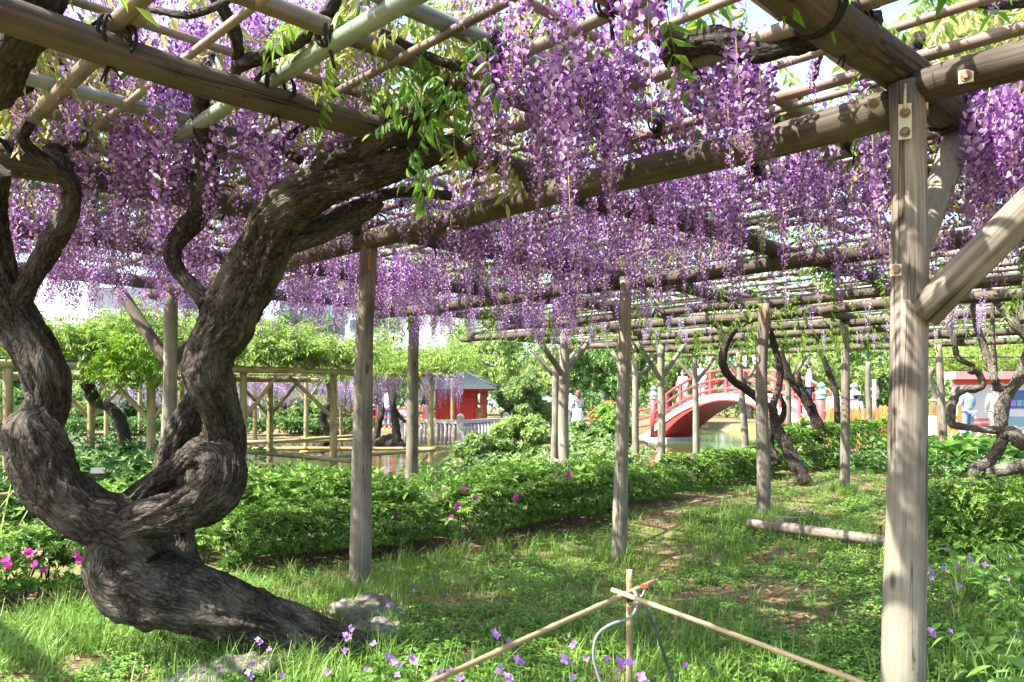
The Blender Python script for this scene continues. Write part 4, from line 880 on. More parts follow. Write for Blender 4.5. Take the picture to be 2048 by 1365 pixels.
def ground_scatter(name, label, xy, protos, mat, smin, smax, dz=0.0, cat=None, tiltn=0.1):
    P = np.column_stack([xy, ground_z(xy[:, 0], xy[:, 1]) + dz]); k = len(P)
    R = rz(rng.uniform(0, 6.28, k)) @ rx(rng.normal(0, tiltn, k))
    return tag(link(name, tri_mesh(name, *scatter_many(protos, P, R, rng.uniform(smin, smax, k)), [mat])), label, cat, kind='stuff')
# long bright grass by the trunk, tufts over the lawn, low cover, dead leaves
g1 = lawn_pts(1500, 1.9, 5.2, 1.0, -.3, 1.0); g1 = g1[g1[:, 0] < -0.1 - .12 * g1[:, 1]]
g2 = lawn_pts(1300, 1.9, 9, 1.1, .3, 2.0)
pb = []
for key in 'ACDE':
    a_ = POSTS[key]; x_ = (a_[0] - 1024) / F * a_[2]
    for k in range(70): t_ = rng.uniform(0, 6.28); r_ = .08 + abs(rng.normal(0, .22)); pb.append((x_ + r_ * math.cos(t_), a_[2] + r_ * math.sin(t_)))
g1 = np.concatenate([g1, np.array(pb)])
ground_scatter('grass', 'long bright green grass around the trunk and in tufts over the lawn', np.concatenate([g1, g2]), TUFTL, M_GRASS, .6, 1.35, cat='grass')
g3 = lawn_pts(4300, 1.9, 19, 1.3, .0, 3.0)
ground_scatter('short_grass', 'short green grass spreading thinly across the shaded lawn', g3, TUFTS, M_GRASS, .7, 1.5, cat='grass')
g4 = lawn_pts(7800, 1.9, 19, 1.3, -.05, 4.0, sc_=1.2)
ground_scatter('ground_cover', 'low small-leaved ground cover carpeting the lawn in patches', g4, CLOV, M_CLOV, .7, 1.5, cat='ground cover')
DL = []
for i in range(4):
    V, T = leaflet(.05, .022, .35, .3); DL.append((V, T, np.zeros(2, int)))
g5 = lawn_pts(5200, 1.9, 17, 1.2, -1.2, 5.0, front=0.35)
ground_scatter('leaf_litter', 'scattered brown fallen leaves between the grass', g5, DL, M_DEAD, .5, 1.2, .012, 'leaf litter', .5)

g6 = lawn_pts(1500, 1.9, 11, 1.0, -1.2, 6.0, front=0.2)
ground_scatter('fallen_petals', 'tiny fallen lilac petals strewn over the lawn', g6, DL, M_PETL, .18, .34, .02, 'petals', .6)
# ------------------------------------------------------------------ hedges and shrubs
def whorl(seed, n=6, ll=.036, lw=.014):
    r = np.random.default_rng(seed); parts = []
    for k in range(n):
        V, T = leaflet(ll * r.uniform(.75, 1.2), lw, .12, .2); R = rz(np.array([k * 6.28 / n + r.normal() * .25]))[0] @ ry(np.array([-r.uniform(.05, .9)]))[0]
        parts.append((V @ R.T, T, np.zeros(len(T), int)))
    return merge(parts)
WH = [whorl(i) for i in range(4)]; WHB = [whorl(9 + i, 6, .06, .024) for i in range(3)]; WHX = [whorl(19 + i, 5, .11, .05) for i in range(3)]
def az_flower(seed):
    r = np.random.default_rng(seed); parts = []
    for k in range(5):
        V, T = leaflet(.034, .03, .12, -.25, 2); R = rz(np.array([k * 1.2566 + r.normal() * .06]))[0] @ ry(np.array([-.55 + r.normal() * .1]))[0]
        parts.append((V @ R.T, T, np.zeros(len(T), int)))
    for k in range(4):
        a = r.uniform(0, 6.28); V = np.array([[0, 0, 0], [.002, .002, 0], [.012 * math.cos(a), .012 * math.sin(a), .04]]); parts.append((V, np.array([[0, 1, 2]]), np.zeros(1, int)))
    return merge(parts)
AZF = [tri_mesh('azalea_flower', *az_flower(i), [M_MAG]) for i in range(3)]
def hedge(label, xs, width, height, n, stems=True, flowers=(), yoff=0.0, mat=M_AZAL, protos=WH, s=(.8, 1.35)):
    """clipped azalea: leafy shell with twigs below; runs along hedge_y from xs[0] to xs[1]"""
    xc = (xs[0] + xs[1]) / 2; yc = float(hedge_y(xc)) + yoff
    root = empty('azalea_hedge', (xc, yc, gz(xc, yc)), label, 'hedge', 'clipped azalea hedges along the pond edge')
    x = rng.uniform(xs[0], xs[1], n); slope = (hedge_y(x + .05) - hedge_y(x - .05)) / .1
    nrm = np.stack([-slope, np.ones(n)], -1) / np.sqrt(1 + slope ** 2)[:, None]
    a = rng.uniform(-.15, 1.15, n) * math.pi                   # around the section, front low to back low
    hN = height * (1 + .10 * fbm2(x * 3, a * 1.2, 6)); rad = 1 - 0.28 * rng.random(n) ** 2
    rad *= 1 + 0.15 * fbm2(x * 4.0, a * 2.3, 7)
    off = -np.cos(a) * width / 2 * rad; z = 0.16 + (hN - .16) * np.clip(np.sin(a) * 1.25, -.05, 1.0) * rad
    P = np.stack([x + nrm[:, 0] * off, hedge_y(x) + yoff + width / 2 + nrm[:, 1] * off, z], -1)
    e = np.minimum(x - xs[0], xs[1] - x); P[:, 2] *= np.clip(.55 + e * 2.2, 0, 1)
    P[:, 2] += ground_z(P[:, 0], P[:, 1]) * .6
    D = np.stack([nrm[:, 0] * -np.cos(a), nrm[:, 1] * -np.cos(a), np.sin(a) + .5], -1) + rng.normal(0, .35, (n, 3))
    R = align_x(D) @ ry(np.full(n, math.pi / 2))
    tag(link('foliage', tri_mesh('foliage', *scatter_many(protos, P, R, rng.uniform(s[0], s[1], n)), [mat]), root), kind='stuff')
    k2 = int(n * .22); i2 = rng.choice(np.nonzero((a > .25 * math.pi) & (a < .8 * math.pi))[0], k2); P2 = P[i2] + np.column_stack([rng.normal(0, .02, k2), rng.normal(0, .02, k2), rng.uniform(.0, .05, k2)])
    tag(link('sun_tint_leaves', tri_mesh('sun_tint_leaves', *scatter_many(protos, P2, align_x(rng.normal(0, .3, (k2, 3)) + [0, 0, 1.0]) @ ry(np.full(k2, math.pi / 2)), rng.uniform(s[0], s[1], k2)), [M_HERB]), root), kind='stuff')  # sunlight on the hedge top, painted in as paler leaves
    if stems:
        mb = MB()
        for i in range(int((xs[1] - xs[0]) * 22)):
            xx = rng.uniform(*xs); yy = float(hedge_y(xx)) + yoff + rng.uniform(.08, width); g = gz(xx, yy) - .02; q = rng.normal(0, .07, 2)
            mb.tube([(xx, yy, g), (xx + q[0] * .5, yy + q[1] * .5, g + .16), (xx + q[0] * 1.6, yy + q[1] * 1.6, g + height * .8)], [.006, .005, .002], 5, caps=False)
        tag(mb.build('stems', M_BARKD, root), kind='stuff')
    for fx, fo, fz in flowers:
        yy = float(hedge_y(fx)) + yoff + fo
        for k in range(random.choice((1, 2))):
            o = link('azalea_flower', AZF[random.randrange(3)], root, (fx + random.uniform(-.04, .04) * k, yy - .02 * k, fz - .03 * k)); o.rotation_euler = (random.uniform(.7, 1.2), random.uniform(-.3, .3), random.uniform(-.6, .6)); o.scale = (1.25,) * 3
    return root
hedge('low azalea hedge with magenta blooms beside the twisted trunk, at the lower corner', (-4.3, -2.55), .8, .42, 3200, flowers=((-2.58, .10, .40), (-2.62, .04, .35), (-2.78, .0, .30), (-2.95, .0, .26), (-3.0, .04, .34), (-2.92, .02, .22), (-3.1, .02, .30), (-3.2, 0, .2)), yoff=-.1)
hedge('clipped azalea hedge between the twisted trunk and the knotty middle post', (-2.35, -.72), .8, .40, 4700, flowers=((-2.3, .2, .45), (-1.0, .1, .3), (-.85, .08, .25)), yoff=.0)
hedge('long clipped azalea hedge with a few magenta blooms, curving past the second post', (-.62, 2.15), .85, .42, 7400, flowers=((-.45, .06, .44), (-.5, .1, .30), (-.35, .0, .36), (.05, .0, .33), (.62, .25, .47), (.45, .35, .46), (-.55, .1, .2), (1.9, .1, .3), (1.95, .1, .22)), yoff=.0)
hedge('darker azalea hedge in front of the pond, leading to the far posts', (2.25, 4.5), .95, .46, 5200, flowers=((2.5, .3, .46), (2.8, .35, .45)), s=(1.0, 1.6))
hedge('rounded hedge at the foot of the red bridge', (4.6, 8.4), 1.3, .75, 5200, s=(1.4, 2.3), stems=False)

def clumps(c, rad, K, r_):
    c = np.array(c); out = []
    for i in range(K):
        while True:
            q = r_.uniform(-1, 1, 3)
            if .25 < np.linalg.norm(q) < 1: break
        out.append(c + q * np.array(rad) * .85)
    return np.array(out)
def clump_leaves(C, cr, n, protos, s, flatten=.75, up=.5):
    i = rng.integers(0, len(C), n); d = rng.normal(size=(n, 3)); d /= np.linalg.norm(d, axis=1)[:, None]
    rr_ = cr * (.55 + .5 * rng.random(n)) * (.75 + .5 * ((i * 37 % 11) / 11))
    P = C[i] + d * rr_[:, None] * [1, 1, flatten]
    D = d + [0, 0, up] + rng.normal(0, .45, (n, 3)); R = align_x(D) @ ry(np.full(n, math.pi / 2))
    return scatter_many(protos, P, R, rng.uniform(s[0], s[1], n))
def shrub(name, label, c, rad, n, mat, protos=WHB, s=(.8, 1.4), K=26, cr=.3, cat='shrub', group=None, twigs=10, zb=None):
    base = (c[0], c[1], gz(c[0], c[1]) if zb is None else zb); root = empty(name, base, label, cat, group)
    C = clumps(c, rad, K, rng)
    tag(link('foliage', tri_mesh('foliage', *clump_leaves(C, cr * max(rad), n, protos, s), [mat]), root), kind='stuff')
    mb = MB()
    for k in range(twigs):
        e = C[k % K]; b = np.array(base) + [rng.normal(0, rad[0] * .12), rng.normal(0, rad[1] * .12), -.05]
        m_ = (b + e) / 2 + rng.normal(0, .06, 3); mb.tube([b, m_, e], [.016, .011, .004], 6, caps=False)
    mb.build('stems', M_BARKD, root); return root
def tree(name, label, base, h, rad, n, mat, protos=WHB, s=(1.0, 1.8), K=34, cr=.26, tr=.12, trunk_h=.4, bark=None, group=None, lean=(0, 0)):
    root = empty(name, base, label, 'tree', group); base = np.array(base, float); bark = bark or M_BARKG
    cc = base + [lean[0], lean[1], h - rad[2]]; C = clumps(cc, rad, K, rng)
    f = base + [lean[0] * .6, lean[1] * .6, h * trunk_h]; mb = MB()
    Q = crom([[*base - [0, 0, .2], tr * 1.3], [*(base + (f - base) * .5 + rng.normal(0, tr * .5, 3)), tr], [*f, tr * .8], [*(cc + [0, 0, rad[2] * .3]), tr * .25]], .15)
    mb.tube(Q[:, :3], Q[:, 3], 12, disp=bark_disp(rng.random() * 40, 1, .12, .05)); t = mb.build('trunk', bark, root)
    lb = MB()
    for k in range(min(K, 12)):
        e = C[k]; st = f + (cc - f) * rng.uniform(0, .6); m_ = (st + e) / 2 + [0, 0, -.1 * rad[2]] + rng.normal(0, .08 * rad[0], 3)
        lb.tube(crom([[*st, tr * .4], [*m_, tr * .25], [*e, tr * .08]], .2)[:, :3], np.linspace(tr * .4, tr * .08, len(crom([[*st, 1], [*m_, 1], [*e, 1]], .2))), 7, caps=False)
    tag(lb.build('limbs', bark, root), kind='stuff')
    tag(link('crown', tri_mesh('crown', *clump_leaves(C, cr * max(rad), n, protos, s), [mat]), root), kind='stuff'); return root

# bright herbs between hedge and pond
def herb_patch(name, label, pts, n, hgt, mat=M_HERB, protos=WHB, s=(.7, 1.5), spread=.5):
    P0 = np.array(pts, float); i = rng.integers(0, len(P0), n); xy = P0[i, :2] + rng.normal(0, spread, (n, 2))
    z = ground_z(xy[:, 0], xy[:, 1]) * .5 + P0[i, 2] + hgt * (rng.random(n) ** .6) * (1 + .25 * fbm2(xy[:, 0] * 3, xy[:, 1] * 3, 8))
    P = np.column_stack([xy, z]); D = rng.normal(0, .5, (n, 3)) + [0, -.25, 1.0]; R = align_x(D) @ ry(np.full(n, math.pi / 2))
    return tag(link(name, tri_mesh(name, *scatter_many(protos, P, R, rng.uniform(s[0], s[1], n)), [mat])), label, 'plants', kind='stuff')
herb_patch('herb_bed', 'bright yellow-green leafy herbs behind the hedge by the pond', [(-3.2, 6.6, .1), (-2.6, 6.9, .15), (-2.1, 7.1, .15), (-1.6, 7.3, .15), (-1.25, 7.5, .1), (-.2, 8.7, .05), (.3, 9.3, .05), (.9, 9.9, .05)], 3800, .46, spread=.27)
herb_patch('bank_plants', 'dense mixed green plants on the pond bank below the shrine fence', [(-1.0, 16.6, -.2), (-.3, 16.2, -.15), (.3, 15.8, .0), (1.0, 16, .1), (1.6, 16.6, .1), (2.2, 17.4, .1)], 2400, .5, mat=M_TREE3, s=(1.2, 2.4), spread=.5)
herb_patch('bank_plants', 'dark low plants under the yellow pergola across the water', [(-6.8, 11.2, -.1), (-6.0, 11.6, -.1), (-5.5, 12.4, -.1), (-8, 11.2, -.1), (-7.2, 12.6, 0), (-6.3, 13.4, 0)], 4200, .95, mat=M_TREE2, s=(1.2, 2.2), spread=.7)
grassy = [(-1.9, 9.2), (-1.4, 9.6), (.2, 10.4)]
blp = []
for (x, y) in ((-0.9, 13.5), (-.4, 13.4), (0.2, 13.8), (.5, 11.0), (.7, 10.9), (.2, 10.2)):
    for k in range(10): blp.append((x + rng.normal(0, .15), y + rng.normal(0, .15)))
TUFTX = [tuft(40 + i, 16, .45, .06, .012) for i in range(3)]
ground_scatter('sedge_tufts', 'arching sedge tufts along the pond margin', np.array(blp), TUFTX, M_GRASS, .7, 1.2, cat='sedge')
tx = np.array([(-3.55, 5.0), (-3.5, 5.05), (-3.62, 4.95), (-3.45, 5.1)])
ground_scatter('tall_grass', 'tall arching grass blades rising beside the corner hedge', tx, TUFTX, M_GRASS, 1.4, 2.0, cat='grass')

# shrubs at the right of the lawn
shrub('shrub', 'sunlit small-leaved bush on the lawn behind the big post', (4.1, 6.6, .22), (1.0, .6, .3), 6500, M_AZAL, WH, (.9, 1.4), K=40, cr=.26)
shrub('shrub', 'young leafy bush at the right edge just past the first bush', (5.2, 7.4, .25), (.7, .6, .32), 3000, M_AZAL, WH, (.9, 1.4), K=22, cr=.3)
BB = [whorl(60 + i, 3, .16, .14) for i in range(3)]
bxy = np.column_stack([rng.uniform(7.3, 11.5, 420), rng.uniform(12.8, 16, 420)])
PBt = np.column_stack([bxy, .22 + .3 * rng.random(420)])
tag(link('butterbur_patch', tri_mesh('butterbur_patch', *scatter_many(BB, PBt, rz(rng.uniform(0, 6.28, 420)) @ rx(rng.normal(-.15, .3, 420)), rng.uniform(.8, 1.6, 420)), [M_BROAD])), 'patch of big round dark leaves beyond the bent vines', 'plants', kind='stuff')
herb_patch('understorey', 'dark leafy growth under the contorted vines', [(7.5, 13.2, 0), (8.5, 13.2, 0), (9.8, 13.6, 0), (6.6, 14.2, 0)], 1600, .3, mat=M_TREE2, s=(1, 2), spread=.7)

# broad-leaved plants at the near right corner
def broad_plant(x, y, n, h, s, label):
    g = gz(x, y); root = empty('broadleaf_plant', (x, y, g), label, 'plant', 'broad leaved plants at the foot of the big post')
    for k in range(n):
        a = k * 2.4 + rng.normal() * .3; r_ = s * rng.uniform(.4, 1.1); hh = h * rng.uniform(.35, 1.0)
        tip = np.array([x + r_ * math.cos(a), y + r_ * math.sin(a), g + hh])
        V, T = leaflet(.085 * rng.uniform(.6, 1.3), .055 * rng.uniform(.8, 1.2), .1, .25, 2)
        R = rz(np.array([a]))[0] @ ry(np.array([rng.uniform(-.2, .6)]))[0]
        o = link('leaf', tri_mesh('leaf', V @ R.T, T, None, [M_BROAD], True), root, tip)
        mb = MB(); mb.tube([(x, y, g - .01), (x + .45 * r_ * math.cos(a), y + .45 * r_ * math.sin(a), g + hh * .7), tip], [.0035, .003, .002], 5, caps=False); mb.build('leaf_stalk', M_STALK, root)
BP_WORDS = ['hugging the base of the big post', 'low in the very corner of the picture', 'with the palest sunlit leaves near the corner', 'halfway between the big post and the frame edge', 'set among the violet flowers', 'just below the sunlit bush', 'with large drooping dark leaves', 'behind the drooping dark leaves', 'at the frame edge under the bush', 'in the middle of the right-hand patch', 'nearest the camera in the patch', 'partly hidden by the big post']
for i in range(24):
    d = 3.0 + 2.7 * ((i * 7) % 24) / 24; x = d * rng.uniform(.545, .70); 
    broad_plant(x, d, int(rng.integers(13, 20)), rng.uniform(.22, .42), rng.uniform(.15, .24), 'broad-leaved green plant ' + BP_WORDS[i % 12] if i < 12 else 'broad-leaved green plant crowding beside the foot of the big post')
broad_plant(-.38, 3.15, 6, .14, .10, 'small broad-leaved plant at the root end of the trunk among violet flowers'); broad_plant(-.12, 2.95, 5, .12, .12, 'low plant with one large dark leaf beside the long bamboo rail')

# wild violet flowers
def wild_petals(seed):
    r = np.random.default_rng(seed); parts = []
    for k in range(4):
        V, T = leaflet(.019, .015, .1, .1, 2); R = rz(np.array([k * 1.57 + r.normal() * .12]))[0] @ ry(np.array([-.5 + r.normal() * .3]))[0]
        parts.append((V @ R.T, T, np.zeros(len(T), int)))
    return merge(parts)
WF = [tri_mesh('petals', *wild_petals(i), [M_WILD]) for i in range(3)]
def stem_mesh(seed):
    r = random.Random(seed); mb = MB(); a = r.uniform(0, 6.28); e = r.uniform(.02, .07)
    mb.tube([(0, 0, 0), (e * .3 * math.cos(a), e * .3 * math.sin(a), .5), (e * math.cos(a), e * math.sin(a), 1.0)], [.0032, .0026, .002], 5, caps=False)
    me = mb.mesh('stem', M_STALK); return me, (e * math.cos(a), e * math.sin(a))
SM = [stem_mesh(i) for i in range(4)]
wf = [(515, 1280, 3.3), (538, 1300, 3.3), (505, 1328, 3.2), (497, 1345, 3.1), (565, 1350, 3.1), (655, 1345, 3.1), (690, 1270, 3.2), (690, 1300, 3.2), (748, 1290, 3.1), (700, 1255, 3.3), (828, 1184, 4.2), (778, 1210, 4.2), (776, 1312, 2.9), (790, 1322, 2.85), (800, 1330, 2.9), (822, 1315, 2.9), (795, 1350, 2.8), (733, 1340, 3.0), (988, 1266, 3.2), (1016, 1282, 3.1), (940, 1325, 2.8), (1035, 1318, 2.9), (997, 1345, 2.7), (1000, 1335, 2.72), (1012, 1352, 2.6), (900, 1345, 2.6), (920, 1355, 2.6), (880, 1345, 2.65), (870, 1355, 2.6), (1148, 1290, 2.7), (1132, 1318, 2.3), (1172, 1318, 2.7), (1214, 1316, 2.7), (1236, 1322, 2.7), (1260, 1325, 2.3), (1240, 1340, 2.7), (1282, 1355, 2.4), (1145, 1355, 2.6), (1370, 1332, 2.9), (1860, 1142, 4.4), (1863, 1158, 4.2), (1912, 1132, 4.5), (1885, 1135, 4.5), (1918, 1172, 4.0), (1892, 1100, 5.0), (1938, 1118, 4.6), (1970, 1130, 4.4), (2015, 1160, 4.0), (1860, 1262, 3.2), (1900, 1262, 3.2), (2016, 1116, 4.7)]
for i, (px, py, d) in enumerate(wf):
    p = PD(px, py, d); g = gz(p[0], p[1]); h = p[2] - g
    if h < .05: h = .08
    near_post = px > 1800
    root = empty('wild_flower', (p[0], p[1], g), 'small violet wildflower on a thin stem, growing beside the broad-leaved plants' if near_post else 'small violet wildflower on a thin stem, growing in the grass along the bottom edge', 'wildflower',
                 'violet wildflowers by the broad leaved plants' if near_post else 'violet wildflowers along the bottom edge')
    me, (ex, ey) = SM[i % 4]; o = link('stem', me, root, (p[0] - ex * h, p[1] - ey * h, g)); o.scale = (h, h, h)
    for k in range(1 + (i % 3 == 0)):
        o = link('petals', WF[i % 3], root, (p[0] + .012 * k, p[1], g + h - .014 * k)); s = rng.uniform(.75, 1.1); o.scale = (s, s, s); o.rotation_euler = (rng.uniform(.2, 1.4), rng.normal() * .3, rng.uniform(-.8, .8))

# rocks
def rock(label, c, size, seed):
    bm = bmesh.new(); bmesh.ops.create_icosphere(bm, subdivisions=5, radius=1.0)
    for v in bm.verts:
        q = v.co.copy(); d = 1 + .30 * mnoise.noise(q * 1.1 + Vector((seed, 0, 0))) + .18 * (abs(mnoise.noise(q * 2.4 + Vector((seed, 5, 0)))) * 2 - .5) + .10 * mnoise.noise(q * 6 + Vector((0, seed, 0))) + .05 * mnoise.noise(q * 15 + Vector((0, seed, 3)))
        v.co = Vector((q.x * size[0] * d, q.y * size[1] * d, q.z * size[2] * d))
    me = bpy.data.meshes.new('rock'); bm.to_mesh(me); bm.free(); me.materials.append(M_ROCK); me.polygons.foreach_set('use_smooth', [True] * len(me.polygons))
    return tag(link('rock', me, None, c), label, 'rock', 'rocks round the roots of the twisted trunk')
o = rock('grey rock against the foot of the knotty middle post', (-.84, 4.6, .0), (.22, .2, .14), 3); o.rotation_euler.z = .3
o = rock('pale flat rock under the trunk at the bottom edge', (-1.38, 3.62, -.02), (.28, .14, .10), 8); o.rotation_euler = (0, -.15, .35)
o = rock('small pale stone behind the big rock at the post', (-.74, 4.25, .02), (.14, .14, .08), 14)

# ------------------------------------------------------------------ bamboo guard rail, cable, fallen pole
bf = empty('bamboo_guard_rail', PD(1258, 1365, 3.0), 'short straw-coloured bamboo stake carrying two lashed sloping rails', 'guard rail')
pS = PD(1258, 1198, 3.05)
bamboo('stake', (pS[0], pS[1], -.2), (pS[0] + .002, pS[1], float(PD(1258, 1140, 3.05)[2])), .0135, M_BAMY, bf, n=14, node=.2, bow=.0, bulge=1.15)
bamboo('rail', PD(1310, 1163, 3.12), PD(820, 1385, 2.35), .0105, M_BAMY, bf, n=12, node=.24, bow=.012, bulge=1.22)
bamboo('rail', PD(1224, 1180, 3.02), PD(1790, 1390, 2.3), .0095, M_BAMY, bf, n=12, node=.26, bow=.012, bulge=1.22)
mb = MB(); t = np.linspace(0, 6 * math.pi, 60)
P = np.stack([pS[0] + np.cos(t) * .019, pS[1] + np.sin(t) * .019, pS[2] + .02 + (t / 18.8 - .5) * .05 + .012 * np.sin(t)], -1); mb.tube(P, .004, 6)
for k in range(4): mb.tube([(pS[0], pS[1] - .02, pS[2]), (pS[0] + random.uniform(-.05, .03), pS[1] - .03, pS[2] + random.uniform(-.05, .05))], [.003, .0015], 5)
mb.build('rope_tie', M_ROPE, bf)
mb = MB(); mb.tube(crom([[*PD(x, y, d), 1] for x, y, d in ((1268, 1182, 3.0), (1275, 1205, 2.98), (1262, 1235, 2.97), (1225, 1248, 2.96), (1195, 1270, 2.95), (1187, 1310, 2.95), (1196, 1350, 2.95), (1215, 1400, 2.95))], .02)[:, :3], .0062, 8)
tag(mb.build('cable', M_CABLE), 'grey cable looping down from the bamboo stake', 'cable')
mb = MB(); mb.tube(crom([[*PD(x, y, d), 1] for x, y, d in ((1275, 1190, 3.0), (1300, 1235, 2.98), (1325, 1300, 2.96), (1350, 1390, 2.94))], .02)[:, :3], .0065, 8)
tag(mb.build('cable', M_DARK), 'darker straight cable dropping from the stake to the grass', 'cable')
mb = MB(); c_ = PD(1289, 1172, 3.03); mb.box(c_, (.024, .014, .013)); cc_ = tag(mb.build('cable_connector', M_ORPL), 'tiny orange and clear cable connector on the rail behind the stake', 'connector')
m2 = MB(); m2.tube(crom([[*PD(x, y, 3.03), 1] for x, y in ((1289, 1178), (1285, 1190), (1276, 1196), (1270, 1185))], .01)[:, :3], .0025, 6); m2.build('wire', M_WHITE, cc_)
mb = MB()
fp = tag(bamboo('bamboo_log', PZ(1497, 1046, .05), PZ(1790, 1086, .05), .055, M_BAM, None, n=16, node=.22, bow=.0), 'thick pale bamboo log lying on the lawn behind the big post', 'bamboo log')
for i, (px, py, w, h, rz_) in enumerate(((1575, 1040, .18, .07, .2), (1605, 1032, .22, .09, -.3))):
    p = PZ(px, py, .03); mb = MB(); mb.box((p[0], p[1], h / 2 - .01), (w, .14, h), rz_)
    tag(mb.build('stone_block', M_ROCK), ('low broken stone block touching the bamboo log', 'square flat stone block just behind the bamboo log')[i], 'stone block')
mb = MB(); p = PD(941, 985, 8.6); mb.box((p[0], p[1], p[2] - .1), (.10, .10, .32)); mb.box((p[0], p[1], p[2] + .07), (.13, .13, .03))
tag(mb.build('marker_post', M_STONE), 'small square grey marker post behind the hedge', 'marker post')
# ------------------------------------------------------------------ pergolas standing in the pond
yp = empty('wisteria_pergola', PD(300, 950, 12), 'newer yellow timber pergola over the pond topped with yellow-green wisteria', 'pergola')
def ypost(px, d, r, zt, par, zb=-.8, mat=M_NEW, n=12): 
    x = (px - 1024) / F * d; return log('post', (x, d, zb), (x, d, zt), r * 1.05, r * .97, mat, par, n=n, wob=.006)
Y1 = [(-70, 10.6), (16, 10.9), (302, 12.0), (487, 13.0), (667, 14.0)]; Y2 = [(60, 13.0), (182, 13.5), (362, 14.5), (540, 15.5)]
for px, d in Y1: ypost(px, d, .066 if px != 487 else .058, 1.74, yp)
for px, d in Y2: ypost(px, d, .062, 1.66, yp)
def W(px, d, z): return np.array([(px - 1024) / F * d, d, z])
log('beam', W(-90, 10.5, 1.78), W(420, 12.6, 1.78), .06, .055, M_NEW, yp); log('beam', W(400, 12.5, 1.785), W(725, 14.3, 1.785), .058, .052, M_NEW, yp)
log('beam', W(-30, 12.6, 1.68), W(620, 15.9, 1.68), .06, .055, M_NEW, yp); log('beam', W(60, 15.2, 1.72), W(640, 18, 1.72), .055, .05, M_NEW, yp)
for px, d, dx in ((182, 13.5, -.62), (182, 13.5, .58), (302, 12, -.6), (302, 12, .5), (540, 15.5, -.62), (540, 15.5, .55), (667, 14, -.72), (487, 13, .5), (16, 10.9, .5), (16, 10.9, -.5)):
    p = W(px, d, .95); brace(p, p + [dx, dx * .35, .74], .036, M_NEW, yp, n=8)
for k in range(9):
    d0 = 10.9 + k * .32; bamboo('bamboo_pole', W(-60, d0, 1.87), W(440 + 25 * k, d0 + 2.4, 1.87), .03, M_BAMG if k % 2 else M_BAM, yp, n=7)
for k in range(11):
    px = -40 + k * 70; d0 = 10.7 + max(0, px) / 700 * 3.4; bamboo('bamboo_pole', W(px, d0 - .25, 1.925), W(px + 40, d0 + 4.4, 1.925), .028, M_BAM if k % 3 else M_BAMG, yp, n=7)
# low rails between the posts, just over the water
for a, b, r in ((((-60, 1000, 9.8)), (260, 962, 12.0), .05), ((190, 972, 11.2), (320, 948, 12.3), .045), ((430, 898, 13.2), (705, 922, 14.1), .045), ((430, 892, 16), (720, 872, 18), .04), ((430, 886, 17), (720, 880, 18.3), .04), ((500, 898, 16.4), (870, 898, 17), .042), ((600, 905, 16.8), (720, 897, 17), .04), ((430, 950, 11.2), (620, 968, 11.4), .055), ((420, 962, 11), (680, 948, 12), .055), ((450, 935, 12), (560, 930, 12.2), .045), ((170, 948, 12.6), (340, 940, 13.4), .04), ((600, 918, 15), (870, 900, 16.5), .045)):
    log('rail', PD(*a), PD(*b), r, r * .95, M_NEW, yp, n=9, wob=.01)
def foliage_ridge(par, pts, n, z0, z1, sx, sy, mat, name='foliage', s=(.9, 1.5), protos=None):
    P0 = np.array(pts); i = rng.integers(0, len(P0), n); xy = P0[i] + rng.normal(0, 1, (n, 2)) * [sx, sy]
    top = z0 + (z1 - z0) * np.clip(.62 + .42 * fbm2(xy[:, 0] * 1.1, xy[:, 1] * 1.1, 9), .1, 1.3); z = z0 + (top - z0) * rng.random(n) ** .55
    return leaves_at(np.column_stack([xy, z]), mat, protos or COMP, par, name, s[0], s[1], tilt=(-.6, .7))
yv = empty('wisteria_vine', PD(255, 940, 13.2), 'yellow-green wisteria spreading over the pond pergola from a curved dark trunk', 'wisteria')
branch([(232, 965, 13.2, 16), (243, 925, 13.2, 14), (250, 885, 13.2, 13), (240, 840, 13.2, 12), (215, 812, 13.2, 11), (192, 800, 13.2, 12), (176, 770, 13.1, 12), (172, 742, 13.1, 9), (185, 715, 13, 7)], 18, M_BARKD, yv, .12, .04)
foliage_ridge(yv, [(-7.6, 11.6), (-7, 12), (-6.3, 12.2), (-5.6, 12.3), (-5, 12.8), (-4.4, 13.2), (-3.9, 13.6), (-3.4, 14), (-6, 13.5), (-5, 14.5), (-4, 15), (-3, 14.6)], 5200, 2.02, 2.75, .42, .5, M_LEAFL, s=(.9, 1.6))
foliage_ridge(yv, [(-5.9, 11.5), (-5.7, 11.4), (-5.4, 11.5)], 300, 1.45, 2.2, .22, .2, M_LEAFG, 'hanging_foliage')
def racemes(par, xyz, s, mats, name='blossom'):
    k = len(xyz); return tag(link(name, tri_mesh(name, *scatter_many(PROTO_F, np.array(xyz), rz(rng.uniform(0, 6.28, k)), rng.uniform(s[0], s[1], k)), mats), par), kind='stuff')
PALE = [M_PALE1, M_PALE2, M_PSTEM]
racemes(yv, [W(rng.uniform(580, 720), rng.uniform(13.6, 15), rng.uniform(2.0, 2.45)) for i in range(60)] + [W(rng.uniform(60, 330), rng.uniform(12.5, 14.5), rng.uniform(1.9, 2.3)) for i in range(40)] + [W(rng.normal(222, 10), 12.2, rng.uniform(1.6, 1.75)) for i in range(10)], (.6, 1.0), PALE)

